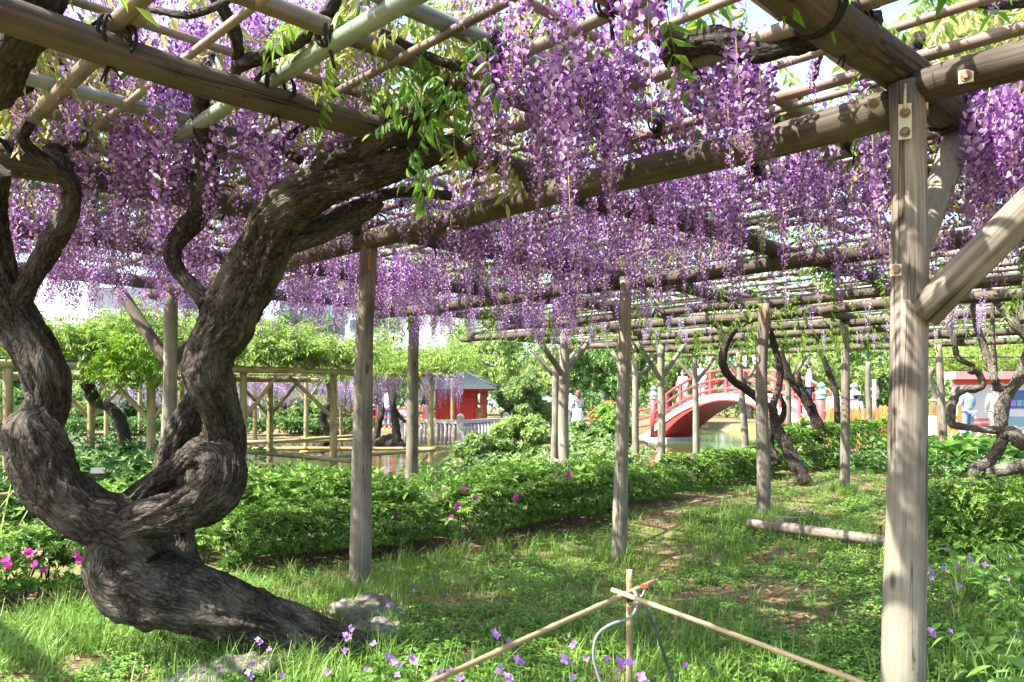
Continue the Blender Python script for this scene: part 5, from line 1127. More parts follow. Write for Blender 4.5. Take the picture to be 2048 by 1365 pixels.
fp3 = empty('wisteria_pergola', W(600, 24, 0), 'distant pergola dripping with pale lilac racemes across the pond', 'pergola')
for px, d in ((213, 20), (280, 21), (510, 22), (612, 21.5), (682, 25), (440, 24)): ypost(px, d, .06, 1.9, fp3, n=8)
for d in (21.5, 23.5, 25.5): log('beam', W(150, d, 1.98), W(745, d, 1.98), .055, .05, M_NEW, fp3, n=8, step=.4)
for px, d, s_ in ((510, 22, 1), (612, 21.5, 1), (682, 25, -1), (612, 21.5, -1)): brace(W(px, d, 1.2), W(px, d, 1.2) + [s_ * .5, 0, .7], .035, M_NEW, fp3, n=6)
v3 = empty('wisteria_vine', W(640, 23, 0), 'pale lilac wisteria hanging in long curtains from the distant pergola', 'wisteria')
foliage_ridge(v3, [(x, y) for x in np.arange(-12.5, -3.6, .8) for y in (21.8, 23.5, 25)], 2000, 2.0, 2.6, .5, .5, M_LEAFL, s=(1.3, 2.2))
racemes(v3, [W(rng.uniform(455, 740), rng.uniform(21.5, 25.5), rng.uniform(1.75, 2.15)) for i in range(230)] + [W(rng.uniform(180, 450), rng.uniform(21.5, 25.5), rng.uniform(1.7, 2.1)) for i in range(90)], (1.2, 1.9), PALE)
branch([(640, 905, 22.5, 9), (655, 870, 22.5, 8), (645, 835, 22.5, 8), (662, 800, 22.5, 7), (655, 760, 22.5, 6)], 10, M_BARKD, v3, .15, .06)

fp4 = empty('wisteria_pergola', W(850, 19, 0), 'small pergola of thin yellow poles in front of the red shrine', 'pergola')
ypost(862, 18.5, .06, 1.85, fp4, n=10); ypost(725, 19.5, .06, 1.85, fp4, n=10); ypost(758, 22, .055, 1.85, fp4, n=8); ypost(905, 23, .05, 1.9, fp4, n=8)
log('beam', W(690, 18.6, 1.9), W(885, 18.4, 1.86), .055, .05, M_NEW, fp4, n=8); log('beam', W(690, 22, 1.95), W(925, 22, 1.95), .055, .05, M_NEW, fp4, n=8)
for d in (18.8, 19.6, 20.4, 21.2): bamboo('bamboo_pole', W(690, d, 2.02), W(915, d, 2.0), .03, M_BAM, fp4, n=6)
brace(W(862, 18.5, 1.15), W(835, 18.5, 1.82), .035, M_NEW, fp4, n=8); log('rail', PD(735, 905, 17.5), PD(872, 897, 17.5), .045, .04, M_NEW, fp4, n=8)
v4 = empty('wisteria_vine', PD(790, 890, 19.8), 'forked dark wisteria trunk beside the shrine with hanging pale flowers', 'wisteria')
for rows in ([(750, 885, 19.8, 8), (757, 850, 19.8, 6), (765, 820, 19.8, 5), (755, 795, 19.8, 5), (748, 770, 19.8, 5)], [(795, 895, 19.8, 12), (792, 860, 19.8, 8), (788, 830, 19.8, 7), (784, 800, 19.8, 7), (790, 770, 19.8, 8), (805, 760, 19.8, 6)], [(790, 820, 19.8, 5), (800, 835, 19.8, 4), (812, 845, 19.8, 4)], [(752, 892, 19.8, 14), (780, 885, 19.8, 16), (810, 895, 19.8, 9)]):
    branch(rows, 12, M_BARKD, v4, .18, .05)
foliage_ridge(v4, [(W(px, d, 0)[0], d) for px in range(690, 940, 25) for d in (18.6, 20, 21.5)], 1500, 2.0, 2.65, .4, .4, M_LEAFL, s=(1.1, 1.9))
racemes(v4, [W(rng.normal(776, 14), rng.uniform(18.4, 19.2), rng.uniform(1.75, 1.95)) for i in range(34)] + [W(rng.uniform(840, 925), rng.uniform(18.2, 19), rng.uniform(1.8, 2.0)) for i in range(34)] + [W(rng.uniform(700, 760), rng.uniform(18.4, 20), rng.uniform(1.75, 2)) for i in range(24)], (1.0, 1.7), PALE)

fp5 = empty('wisteria_pergola', W(1960, 30, 0), 'far pergola with yellow-green foliage above the notice board', 'pergola')
for px, d in ((1850, 31), (1915, 31), (1990, 31), (2080, 31)): ypost(px, d, .07, 2.6, fp5, n=8, zb=-.1, mat=M_POST)
for z, d in ((2.85, 29), (2.4, 29.6), (2.75, 30.5)): bamboo('bamboo_pole', W(1840, d, z), W(2160, d, z), .05, M_BAM, fp5, n=7)
v5 = empty('wisteria_vine', W(1960, 30, 0), 'yellow-green wisteria mass behind and above the notice board', 'wisteria')
foliage_ridge(v5, [(x, y) for x in np.arange(16, 23, .6) for y in (29.5, 31, 32.5)], 2200, 2.4, 3.7, .5, .5, M_LEAFL, s=(1.4, 2.4))
branch([(1868, 835, 28, 8), (1870, 790, 28, 6), (1858, 760, 28, 6), (1866, 735, 28, 5)], 10, M_BARKG, v5, .15, .1)

# ------------------------------------------------------------------ red drum bridges
def drum_bridge(label, C, th, Wd=1.6, scale=1.0, paint=M_PINK):
    C = np.array([C[0], C[1], C[2]]); tt = np.array([math.cos(th), math.sin(th), 0]); far = np.array([-math.sin(th), math.cos(th), 0])
    def Q(s, w, z): return C + (tt * s + far * w + np.array([0, 0, z])) * scale
    root = empty('arched_bridge', C + [0, 0, -.3], label, 'bridge')
    ss = np.linspace(-4.9, 4.9, 57)
    def dz(s): return 1.5 - 1.32 * (s / 4) ** 2 if abs(s) < 4 else .18 - .66 * (abs(s) - 4) + .25 * (abs(s) - 4) ** 2
    def so(s): return 1.22 - 1.44 * (s / 3.5) ** 2
    for w0, w1, nm in ((-.02, .12, 'white_band'), (Wd - .12, Wd + .02, 'white_band')):
        mb = MB(); V = []; Fc = []
        for s in ss: V += [Q(s, w0, dz(s)), Q(s, w1, dz(s)), Q(s, w1, dz(s) - .24), Q(s, w0, dz(s) - .24)]
        for i in range(len(ss) - 1):
            for j in range(4): Fc.append((4 * i + j, 4 * i + (j + 1) % 4, 4 * i + 4 + (j + 1) % 4, 4 * i + 4 + j))
        mb.add(V, Fc, None, 0, False); b_ = mb.build(nm, M_WHITE, root)
        mj = MB()
        for s in np.arange(-4.5, 4.6, .75):
            mj.bar(Q(s, w0 - .004 if w0 < .5 else w1 + .004, dz(s) - .01), Q(s, w0 - .004 if w0 < .5 else w1 + .004, dz(s) - .23), .02, .012)
        tag(mj.build('joint_lines', M_STONE, None), kind='stuff').parent = b_; mjo = b_.children[0]; mjo.location = (0, 0, 0)
    mb = MB(); V = []; Fc = []                      # deck
    for s in ss: V += [Q(s, .12, dz(s) - .06), Q(s, Wd - .12, dz(s) - .06)]
    for i in range(len(ss) - 1): Fc.append((2 * i, 2 * i + 1, 2 * i + 3, 2 * i + 2))
    mb.add(V, Fc, None, 0, False); mb.build('deck', M_STONE, root)
    mb = MB(); s2 = np.linspace(-3.55, 3.55, 45); V = []; Fc = []   # red arch: spandrel lips and the vault
    for s in s2:
        up = dz(s) - .245; lo = so(s)
        if up < lo + .06: up = lo + .06
        V += [Q(s, .03, up), Q(s, .03, lo), Q(s, Wd - .03, lo), Q(s, Wd - .03, up)]
    for i in range(len(s2) - 1):
        for j in range(3): Fc.append((4 * i + j, 4 * i + j + 1, 4 * i + 4 + j + 1, 4 * i + 4 + j))
    mb.add(V, Fc, None, 0, False); a_ = mb.build('arch', M_RED, root)
    mb = MB(); P = [Q(s, .0, so(s) + .03) for s in s2]; mb.tube(P, .045 * scale, 6); mb.build('arch_rim', M_RED, None).parent = a_; a_.children[0].location = (0, 0, 0)
    for w in (.03, Wd - .03):
        for s in (-4, 4):
            z0 = dz(s) - .35; mb = MB(); mb.tube([Q(s, w, z0), Q(s, w, z0 + 1.6)], .135 * scale, 18); nw = mb.build('newel_post', paint, root)
            mb = MB(); prof = [(.0, .15), (.06, .165), (.07, .14), (.14, .14), (.15, .16), (.20, .16), (.21, .14), (.27, .13), (.31, .08), (.34, .06), (.37, .10), (.42, .125), (.47, .10), (.52, .03), (.55, .0)]
            mb.tube([Q(s, w, z0 + 1.45 + a) for a, b in prof], [max(.002, b) * scale for a, b in prof], 18); c_ = mb.build('cap', M_VERD, None); c_.parent = nw; c_.location = (0, 0, 0)
        s3 = np.linspace(-4, 4, 41)
        for hgt, r_ in ((.82, .055), (.50, .045), (.16, .05)):
            mb = MB(); mb.tube([Q(s, w, dz(s) + hgt) for s in s3], r_ * scale, 8); mb.build('rail', paint, root)
        for s in np.arange(-3.2, 3.3, .8):
            mb = MB(); mb.bar(Q(s, w, dz(s) - .02), Q(s, w, dz(s) + .80), .10 * scale, .10 * scale, up=tuple(tt)); mb.build('rail_post', paint, root)
        for sg in (-1, 1):                          # flared end rails
            for hgt in (.78, .45, .12):
                mb = MB(); o_ = (-1 if w < .5 else 1)
                mb.tube(crom([[*Q(sg * 4, w, dz(4) + hgt), 1], [*Q(sg * 4.7, w + .1 * o_, dz(4) - .12 + hgt), 1], [*Q(sg * 5.5, w + .45 * o_, dz(4) - .16 + hgt), 1]], .2)[:, :3], .05 * scale, 7); mb.build('rail', paint, root)
            mb = MB(); mb.tube([Q(sg * 5.5, w + .45 * o_, -.2), Q(sg * 5.5, w + .45 * o_, dz(4) + .8)], .09 * scale, 12); mb.build('end_post', paint, root)
    return Q, dz, root
TH = math.atan2(-7, 3.9)
Qb, dzb, bridge = drum_bridge('pink-red arched drum bridge with white band over the pond, behind the far posts', (7.55, 27.5, 0), TH)
drum_bridge('second red arched bridge glimpsed far behind the yellow pergola', (-19.5, 46, 0), .5, paint=M_RED)
# stone abutments with separate blocks
def abutment(label, s0, s1):
    c = Qb((s0 + s1) / 2, .8, -.6); root = empty('stone_abutment', c, label, 'abutment')
    for row in range(3):
        z = -.86 + row * .22; k = 0; s = s0 + (.2 if row % 2 else 0)
        while s < s1:
            w = random.uniform(.42, .62); e = min(s + w, s1); mb = MB(); a, b = Qb(s + .008, .8, z + .1), Qb(e - .008, .8, z + .1)
            mb.bar(a, b, 1.72 + random.uniform(-.03, .03), .20); mb.build('block', M_STONED if row < 1 else M_STONE, root); s = e
abutment('grey cut stone abutment under the far end of the bridge', -5.3, -3.1); abutment('pale stone abutment at the near end of the bridge', 3.1, 5.4)
pl = MB(); a = Qb(4.75, -.22, .0); pl.box(a, (.55, .05, .4), TH); tag(pl.build('stone_plaque', M_STONED), 'small dark plaque stone beside the near bridge end', 'plaque')
# flat red railing at the left of the shrine
rr_ = empty('red_railing', W(760, 30, .2), 'red footbridge railing seen through the vine trunks left of the shrine', 'railing')
for z in (.92, .62, .32): bm_ = MB(); bm_.bar(W(655, 30, z), W(850, 29, z), .07, .06); bm_.build('rail', M_RED, rr_)
for px in (658, 690, 722, 754, 786, 818, 848): bm_ = MB(); bm_.bar(W(px, 30 - (px - 655) / 195, .0), W(px, 30 - (px - 655) / 195, .95), .09, .09, up=(1, 0, 0)); bm_.build('post', M_RED, rr_)

# ------------------------------------------------------------------ the small red shrine and its stone fence
sh = empty('shrine_hut', W(912, 24, 0), 'small vermilion shrine hut with grey-blue hipped roof behind a stone fence', 'shrine')
xc = W(909, 24, 0)[0]
mb = MB(); mb.box((xc, 24.6, .72), (1.10, 1.2, 1.76)); wl_ = mb.build('wall', M_REDD, sh)
for dx in (-.55, -.01, .55):
    mb = MB(); mb.box((xc + dx, 23.985, .72), (.07, .05, 1.76)); mb.build('corner_batten', M_REDD, sh)
for z in (.12, .42, 1.3, 1.56):
    mb = MB(); mb.box((xc, 23.98, z), (1.16, .035, .05)); mb.build('wall_rail', M_REDD, sh)
for dx in (.62, .92):
    for dy in (24.05, 25.1): mb = MB(); mb.box((xc + dx, dy, .72), (.09, .09, 1.76)); mb.build('porch_post', M_REDD, sh)
for z in (1.5, 1.15): mb = MB(); mb.box((xc + .78, 24.05, z), (.5, .06, .08)); mb.build('porch_beam', M_REDD, sh)
mb = MB(); mb.box((xc + .74, 24.5, .55), (.26, .3, .5)); mb.box((xc + .74, 24.5, .86), (.34, .34, .08)); mb.box((xc + .74, 24.5, .96), (.18, .2, .12)); mb.build('altar', flat('gilt_altar', (.62, .38, .10), .4), sh)
xr = xc + .14; N_ = 9
for k in range(N_):                                  # hipped roof in stepped courses
    t = k / N_; hw = 1.08 * (1 - t) + .16; hd = 1.02 * (1 - t) + .05; z = 1.60 + .52 * (t ** 1.12)
    mb = MB(); mb.box((xr, 24.6, z + .035), (hw * 2, hd * 2, .075), taper=.955); mb.build('roof_course', M_ROOFC, sh)
mb = MB(); mb.tube([(xr - .2, 24.6, 2.17), (xr + .2, 24.6, 2.17)], .05, 8); mb.box((xr, 24.6, 2.14), (.42, .12, .1)); mb.build('roof_ridge', M_ROOFC, sh)
for sx in (-1, 1):
    mb = MB(); mb.tube([(xr + sx * .16, 24.55, 2.16), (xr + sx * .7, 24.1, 1.87), (xr + sx * 1.22, 23.54, 1.66)], [.04, .045, .05], 7); mb.build('hip_ridge', M_ROOFC, sh)
mb = MB(); mb.box((xr, 24.6, 1.575), (2.1, 1.95, .05)); mb.build('eaves', M_REDD, sh)
sf = empty('stone_fence', W(920, 22, 0), 'pale grey stone fence of close upright balusters before the shrine', 'fence')
def fence_run(a, b, zt, n, r=.045):
    a = np.array(a); b = np.array(b); mb = MB(); mb.bar((*a, zt), (*b, zt), .12, .10); mb.build('top_rail', M_STONE, sf); mb = MB(); mb.bar((*a, -.12), (*b, -.12), .16, .16); mb.build('foot_rail', M_STONE, sf)
    for k in range(n):
        p = a + (b - a) * (k + .5) / n; mb = MB(); mb.tube([(*p, -.1), (*p, zt - .05)], [r, r * .95], 8); mb.build('baluster', M_STONE, sf)
f0, f1, f2 = W(800, 23.2, 0)[:2], W(921, 21.6, 0)[:2], W(1012, 24.2, 0)[:2]
fence_run(f0, f1, .66, 15); fence_run(f1, f2, .66, 14)
for p in (f0, f1, f2): mb = MB(); mb.box((*p, .28), (.2, .2, 1.1)); mb.box((*p, .86), (.17, .17, .06), taper=.5); mb.build('post', M_STONE, sf)

# ------------------------------------------------------------------ picket fence, low bamboo fence, notice board
def picket(label, px0, px1, d0, d1, n, z1=1.02):
    root = empty('picket_fence', W((px0 + px1) / 2, (d0 + d1) / 2, 0), label, 'fence', 'orange picket fences by the bridge')
    a, b = W(px0, d0, 0), W(px1, d1, 0); rzz = math.atan2(b[1] - a[1], b[0] - a[0])
    for z in (.35, .78): mb = MB(); mb.bar(a + [0, .03, z], b + [0, .03, z], .03, .09); mb.build('rail', M_ORANGE, root)
    for k in range(n):
        p = a + (b - a) * (k + .5) / n; h = z1 * random.uniform(.94, 1.04); mb = MB(); w = .1
        V = [(-w / 2, -.012, 0), (w / 2, -.012, 0), (w / 2, -.012, h), (w * .22, -.012, h + .07), (-w * .22, -.012, h + .07), (-w / 2, -.012, h)]; V = V + [(x, .012, z) for x, y, z in V]
        fs = [(0, 1, 2, 3, 4, 5), (11, 10, 9, 8, 7, 6)] + [(i, i + 6, (i + 1) % 6 + 6, (i + 1) % 6) for i in range(6)]
        V = [tuple(Matrix.Rotation(rzz, 3, 'Z') @ Vector(q) + Vector(p)) for q in V]
        mb.add(V, fs, [[(v_ * .1, k_ * .3) for v_, k_ in zip(range(len(f)), (0, 0, 1, 1, 1, 1))] for f in fs], 0, False); mb.build('picket', M_ORANGE, root)
picket('orange picket fence between the bridge end and the big post', 1652, 1775, 22, 21, 14); picket('short run of orange pickets just right of the big post', 1835, 1925, 22, 21.5, 8, 1.1)
mb = MB(); mb.tube([W(1680, 20.8, 0), W(1680, 20.8, .95)], .05, 10); tag(mb.build('dark_bollard', M_DARK), 'thin dark bollard post before the orange picket fence', 'bollard')
mb = MB(); mb.box(W(1864, 20.6, .42), (.2, .12, .86)); tag(mb.build('white_sign_stand', M_WHITE), 'white upright board standing right of the big post', 'sign')
lf = empty('bamboo_fence', W(1985, 20.5, 0), 'low fence of pale bamboo stakes before the notice board', 'fence')
for k in range(13):
    px = 1868 + k * 18; d = 20.5 + .02 * k; mb = MB(); p = W(px, d, 0); mb.tube([p, p + [0, 0, .46 + .12 * (k % 4 == 1)]], .035 if k % 4 == 1 else .026, 8); mb.build('stake', M_FBAM, lf)
for z in (.14, .34): bamboo('rail', W(1860, 20.45, z), W(2120, 20.7, z), .022, M_FBAM, lf, n=7)
nb = empty('notice_board', W(1990, 25.5, 0), 'wide roofed notice board with white panels, red bands and a blue display', 'notice board')
def nbox(name, px0, px1, z0, z1, d, th, mat): mb = MB(); a, b = W(px0, d, 0)[0], W(px1, d, 0)[0]; mb.box(((a + b) / 2, d, (z0 + z1) / 2), (b - a, th, z1 - z0)); return mb.build(name, mat, nb)
M_PAPER = flat('printed_white_panel', (.50, .49, .49), .6, var=.05); M_PRED = flat('printed_red', (.62, .09, .08), .6); M_BLUE = flat('blue_display', (.05, .10, .26), .3); M_ROOFP = flat('dusty_pink_roof', (.42, .21, .20), .6)
nbox('frame', 1906, 2110, .18, 1.95, 25.6, .12, flat('board_frame', (.52, .40, .38), .6)); nbox('roof', 1899, 2120, 1.93, 2.18, 25.4, .7, M_ROOFP); nbox('header', 1908, 2110, 1.78, 1.93, 25.5, .05, M_PRED)
nbox('panel', 1910, 2008, .3, 1.76, 25.51, .05, M_PAPER); nbox('panel', 2011, 2106, .3, 1.76, 25.51, .05, M_PAPER)
for z in (1.62, 1.42, 1.22): nbox('printed_line', 1914, 1934, z, z + .05, 25.475, .01, M_PRED)
nbox('printed_band', 1914, 2004, .58, .66, 25.475, .01, M_PRED); nbox('printed_band', 1914, 2004, .36, .50, 25.475, .01, M_PRED)
nbox('display', 2018, 2100, .98, 1.58, 25.475, .02, M_BLUE); nbox('display', 2018, 2100, .40, .72, 25.475, .02, flat('teal_display', (.16, .30, .38), .4))
for i, (a, b) in enumerate(((2022, 2032), (2034, 2044), (2046, 2056))): nbox('display_card', a, b, 1.06, 1.26, 25.46, .01, [flat('violet_card', (.25, .15, .5), .4), flat('green_card', (.1, .35, .3), .4), flat('blue_card', (.2, .3, .55), .4)][i])
mb = MB(); mb.tube([W(1749, 24, 0), W(1749, 24, 1.9)], .05, 10); tag(mb.build('lamp_pole', flat('grey_pole', (.35, .4, .42), .5)), 'slim grey pole rising behind the orange picket fence', 'pole')
bamboo('fence_rail', W(1845, 27, 1.25), W(1912, 27, 1.23), .03, M_FBAM, fp5, n=7)
mb = MB(); p = PD(197, 945, 10.4); mb.box(p, (.17, .10, .09), .3, tilt=Matrix.Rotation(-.6, 3, 'X')); fl_ = tag(mb.build('floodlight', flat('grey_lamp_body', (.08, .09, .095), .4)), 'small grey floodlight on the bank beneath the yellow pergola', 'floodlight')

# ------------------------------------------------------------------ trees and shrubs beyond
tree('tree', 'airy light green tree rising behind the shrine', (W(965, 34, 0)[0], 34, 0), 4.9, (2.1, 1.8, 1.75), 5200, M_TREE1, WHX, (.8, 1.5), K=46, cr=.24)
shrub('shrub', 'rounded glossy evergreen shrub right of the shrine', (W(1045, 25.5, 0)[0], 25.5, 1.15), (1.05, .9, 1.05), 5200, M_TREE3, WHB, (1.2, 2.0), K=40, cr=.25, zb=0)
shrub('shrub', 'loose pale green shrub on the bank left of the paired posts', (W(1040, 17, 0)[0], 17, .35), (.75, .6, .62), 3000, M_TREE1, WHB, (.9, 1.7), K=26, cr=.28)
shrub('shrub', 'feathery bush spilling down the bank below the shrine fence', (W(965, 16.5, 0)[0], 16.5, .15), (.7, .5, .5), 2600, M_TREE3, WHB, (.8, 1.5), K=24, cr=.3)
shrub('shrub', 'dark bluish shrub right of the paired posts', (W(1170, 19, 0)[0], 19, .35), (.55, .5, .6), 2600, M_TREE2, WHB, (1, 1.7), K=22, cr=.3)
shrub('shrub', 'sunny yellow-green shrub by the bridge abutment', (W(1222, 19.5, 0)[0], 19.5, .45), (.6, .5, .75), 3200, M_HERB, WHB, (1, 1.8), K=24, cr=.3)
shrub('shrub', 'bush tipped with reddish new growth behind the sunny shrub', (W(1225, 23.5, 0)[0], 23.5, .75), (.7, .5, .5), 1800, leaf_mat('red_tipped_leaf', [(0, (.14, .24, .05)), (.6, (.36, .22, .08)), (1, (.55, .2, .1))], .35), WHB, (1, 1.8), K=20, cr=.3, zb=0)
TREES = [('spreading deep green tree with pale bark behind the walkers', 1215, 36, 4.6, (2.4, 2, 1.7), M_TREE2, .2), ('bright green tree just behind the bridge crown', 1345, 42, 6.0, (3.0, 2.4, 2.6), M_TREE1, .2), ('leafy tree at the back between the shrine tree and the bridge', 1110, 46, 5.6, (2.6, 2.2, 2.3), M_TREE1, .22),
         ('light green tree behind the near end of the bridge', 1650, 36, 5.2, (2.6, 2.2, 2.3), M_TREE1, .18), ('dark tree behind the picket fence', 1760, 40, 5.4, (2.6, 2, 2.4), M_TREE2, .2), ('tree at the back behind the notice board', 1980, 46, 6.6, (3.4, 2.4, 3.0), M_TREE1, .2),
         ('far tree between the bridge and the dark tree', 1500, 50, 6.5, (3.4, 2.4, 3), M_TREE2, .2), ('small garden tree across the pond beyond the yellow posts', 600, 30, 2.5, (1.6, 1.2, 1.0), M_TREE2, .12), ('wide tree at the far left behind the pergola', 60, 34, 4.0, (3.2, 2, 1.8), M_TREE2, .2), ('bushy tree across the pond behind the curved vine', 250, 32, 3.2, (2.4, 1.6, 1.5), M_TREE1, .16), ('green tree standing before the blue-grey tower', 600, 48, 7.2, (2.8, 2.2, 2.6), M_TREE2, .2), ('tree across the pond behind the red railing', 735, 36, 3.4, (2.2, 1.6, 1.5), M_TREE2, .16), ('distant tree left of the yellow pergola posts', 430, 40, 4.2, (2.6, 2, 1.9), M_TREE1, .18)]
for lab, px, d, h, rad, mt, tr in TREES: tree('tree', lab, (W(px, d, 0)[0], d, 0), h, rad, 2600, mt, WHX, (1.1, 2.0), K=34, cr=.28, tr=tr)
tree('tree', 'tall bright green tree above the pergola at the upper right', (W(2190, 17, 0)[0], 17, 0), 12.5, (3.6, 3.2, 3.4), 7000, leaf_mat('maple_leaf', [(0, (.12, .27, .03)), (1, (.28, .45, .07))], .5), WHX, (.9, 1.5), K=60, cr=.2, tr=.2)
# far clipped hedge and a soft tree line closing the garden
fh = empty('clipped_hedge', W(560, 27.5, 0), 'long dark clipped hedge on the opposite pond bank', 'hedge')
k = 3600; x = rng.uniform(W(-60, 27.5, 0)[0], W(745, 27.5, 0)[0], k); P = np.column_stack([x, 27.6 + rng.uniform(-.4, .4, k), .05 + .55 * rng.random(k) ** .5]); P[:, 2] += .04 * np.sin(x * 2.1)
tag(link('foliage', tri_mesh('foliage', *scatter_many(WHB, P, align_x(rng.normal(0, .5, (k, 3)) + [0, -.5, .7]) @ ry(np.full(k, math.pi / 2)), rng.uniform(1.3, 2.2, k)), [M_TREE2]), fh), kind='stuff')
mb = MB(); mb.bar(W(-200, 27, -.15), W(760, 26.2, -.15), .3, .3); tag(mb.build('pond_kerb', M_STONED), 'pale stone kerb along the far side of the pond', 'kerb')
for i, (px, d, r_, mt, lab) in enumerate(((40, 28.6, 1.5, M_TREE2, 'dark rounded bush on the far bank at the left frame edge'), (160, 28.8, 1.3, M_TREE3, 'leafy bush on the far bank seen left of the curved vine'), (270, 28.6, 1.2, M_TREE2, 'bush on the far bank seen right of the curved vine'), (420, 28.8, 1.2, M_TREE1, 'pale bush on the far bank behind the twisted trunk'), (585, 28.7, 1.0, M_TREE3, 'bush on the far bank between the two yellow posts'), (640, 28.9, 1.0, M_TREE1, 'light bush on the far bank beside the last yellow post'))):
    shrub('shrub', lab, (W(px, d, 0)[0], d, .75 + .1 * r_), (r_, .8, .75), 2400, mt, WHB, (1.3, 2.2), K=26, cr=.3, zb=0)
C = np.column_stack([rng.uniform(-52, 52, 260), rng.uniform(52, 62, 260), rng.uniform(.3, 2.9, 260)])
tag(link('treeline', tri_mesh('treeline', *clump_leaves(C, 1.5, 15000, WHX, (1.8, 3.2)), [M_TREE2])), 'distant belt of garden trees closing the view', 'trees', kind='stuff')

# ------------------------------------------------------------------ buildings
def building(name, label, px0, px1, z1, d, depth, wall, wins, roof=None):
    a, b = W(px0, d, 0)[0], W(px1, d, 0)[0]; root = empty(name, ((a + b) / 2, d + depth / 2, 0), label, 'building')
    mb = MB(); mb.box(((a + b) / 2, d + depth / 2, z1 / 2), (b - a, depth, z1)); mb.build('wall', wall, root)
    for (p0, p1, y0, y1) in wins:
        x0, x1 = W(p0, d, 0)[0], W(p1, d, 0)[0]; za, zb = PD(0, y1, d)[2], PD(0, y0, d)[2]; w = x1 - x0; h = zb - za
        mb = MB(); mb.box(((x0 + x1) / 2, d - .02, (za + zb) / 2), (w + .24, .12, h + .24)); f_ = mb.build('window', M_WHITE, root)
        mb = MB(); mb.box(((x0 + x1) / 2, d - .10, (za + zb) / 2), (w, .06, h)); g_ = mb.build('pane', M_GLASS, None); g_.parent = f_; g_.location = (0, 0, 0)
    if roof == 'flat': mb = MB(); mb.box(((a + b) / 2, d + depth / 2, z1 + .25), (b - a + .8, depth + .8, .5)); mb.build('parapet', M_STONE, root)
    return root
BW = flat('white_rendered_wall', (.40, .42, .46), .7, var=.04); BG = flat('blue_grey_cladding', (.22, .28, .36), .4, var=.05); BD = flat('dark_grey_cladding', (.16, .17, .20), .5, var=.06)
b1 = building('apartment_block', 'pale apartment block with dark top floors, left beyond the pergola foliage', 175, 372, PD(0, 618, 80)[2], 80, 12, BW, [(p, p + 9, 632, 644) for p in range(190, 365, 26)], None)
mb = MB(); a, b = W(182, 80, 0)[0], W(365, 80, 0)[0]; mb.box(((a + b) / 2, 86, PD(0, 596, 80)[2]), (b - a, 11, (44) / F * 80)); mb.build('top_floor', BD, b1)
building('office_tower', 'blue-grey office tower behind the middle of the garden', 560, 672, PD(0, 540, 95)[2], 95, 14, BG, [(p, p + 22, y, y + 10) for p in (568, 600, 632) for y in (560, 580, 600, 620, 640)], 'flat')
building('office_building', 'wide white office building behind the tiled house', 690, 1010, PD(0, 585, 90)[2], 90, 14, BW, [(p, p + 14, y, y + 18) for p in (700, 740, 778, 830, 880, 930, 975) for y in (600, 640, 680)], 'flat')
hs = building('tiled_house', 'white house with a broad grey tiled roof behind the shrine tree', 752, 935, PD(0, 706, 58)[2], 58, 7, flat('white_house_wall', (.46, .455, .43), .7, var=.04), [(770, 800, 716, 734), (850, 880, 716, 734)])
x0, x1 = W(738, 58, 0)[0], W(950, 58, 0)[0]; ze, zr = PD(0, 706, 58)[2], PD(0, 650, 62)[2]; xm = (x0 + x1) / 2
mb = MB(); NR = 12
for k in range(NR):
    t = k / NR; t2 = (k + 1) / NR; f0_, f1_ = 1 - .62 * t, 1 - .62 * t2
    V = [(xm + (x0 - xm) * f0_, 57.2 + 4.3 * t, ze + (zr - ze) * t), (xm + (x1 - xm) * f0_, 57.2 + 4.3 * t, ze + (zr - ze) * t), (xm + (x1 - xm) * f1_, 57.2 + 4.3 * t2, ze + (zr - ze) * t2 - .05), (xm + (x0 - xm) * f1_, 57.2 + 4.3 * t2, ze + (zr - ze) * t2 - .05)]
    m_ = MB(); V2 = V + [(x, y, z - .12) for x, y, z in V]; m_.add(V2, [(0, 1, 2, 3), (7, 6, 5, 4), (0, 4, 5, 1), (1, 5, 6, 2), (2, 6, 7, 3), (3, 7, 4, 0)], None, 0, False); m_.build('roof_course', flat('grey_roof_tile', (.26, .26, .29), .6) if k == 0 else bpy.data.materials['grey_roof_tile'], hs)
m_ = MB(); m_.add([(x0, 57.2, ze - .15), (x0, 65.8, ze - .15), (xm + (x0 - xm) * .38, 61.5, zr - .1)], [(0, 1, 2)], None, 0, False); m_.add([(x1, 57.2, ze - .15), (x1, 65.8, ze - .15), (xm + (x1 - xm) * .38, 61.5, zr - .1)], [(0, 2, 1)], None, 0, False); m_.build('roof_end', bpy.data.materials['grey_roof_tile'], hs)
m_ = MB(); m_.bar((xm + (x0 - xm) * .38, 61.5, zr), (xm + (x1 - xm) * .38, 61.5, zr), .35, .3); m_.build('ridge', bpy.data.materials['grey_roof_tile'], hs)
h2 = building('gabled_house', 'small white house with teal eaves left of the paired posts', 1030, 1098, PD(0, 722, 60)[2], 60, 6, BW, [(1060, 1072, 730, 742)])
x0, x1 = W(1022, 60, 0)[0], W(1106, 60, 0)[0]; zz = PD(0, 722, 60)[2]; m_ = MB(); V = [(x0, 59.5, zz), (x1, 59.5, zz), (x1, 63, zz + 1.5), (x0, 63, zz + 1.5), (x0, 66.5, zz), (x1, 66.5, zz)]; V2 = V + [(x, y, z - .15) for x, y, z in V]
m_.add(V2, [(0, 1, 2, 3), (3, 2, 5, 4), (7, 6, 9, 8), (8, 9, 10, 11), (0, 6, 7, 1), (4, 5, 11, 10), (0, 3, 9, 6), (3, 4, 10, 9), (1, 7, 8, 2), (2, 8, 11, 5)], None, 0, False); m_.build('roof', flat('teal_grey_roof', (.25, .38, .42), .5), h2)

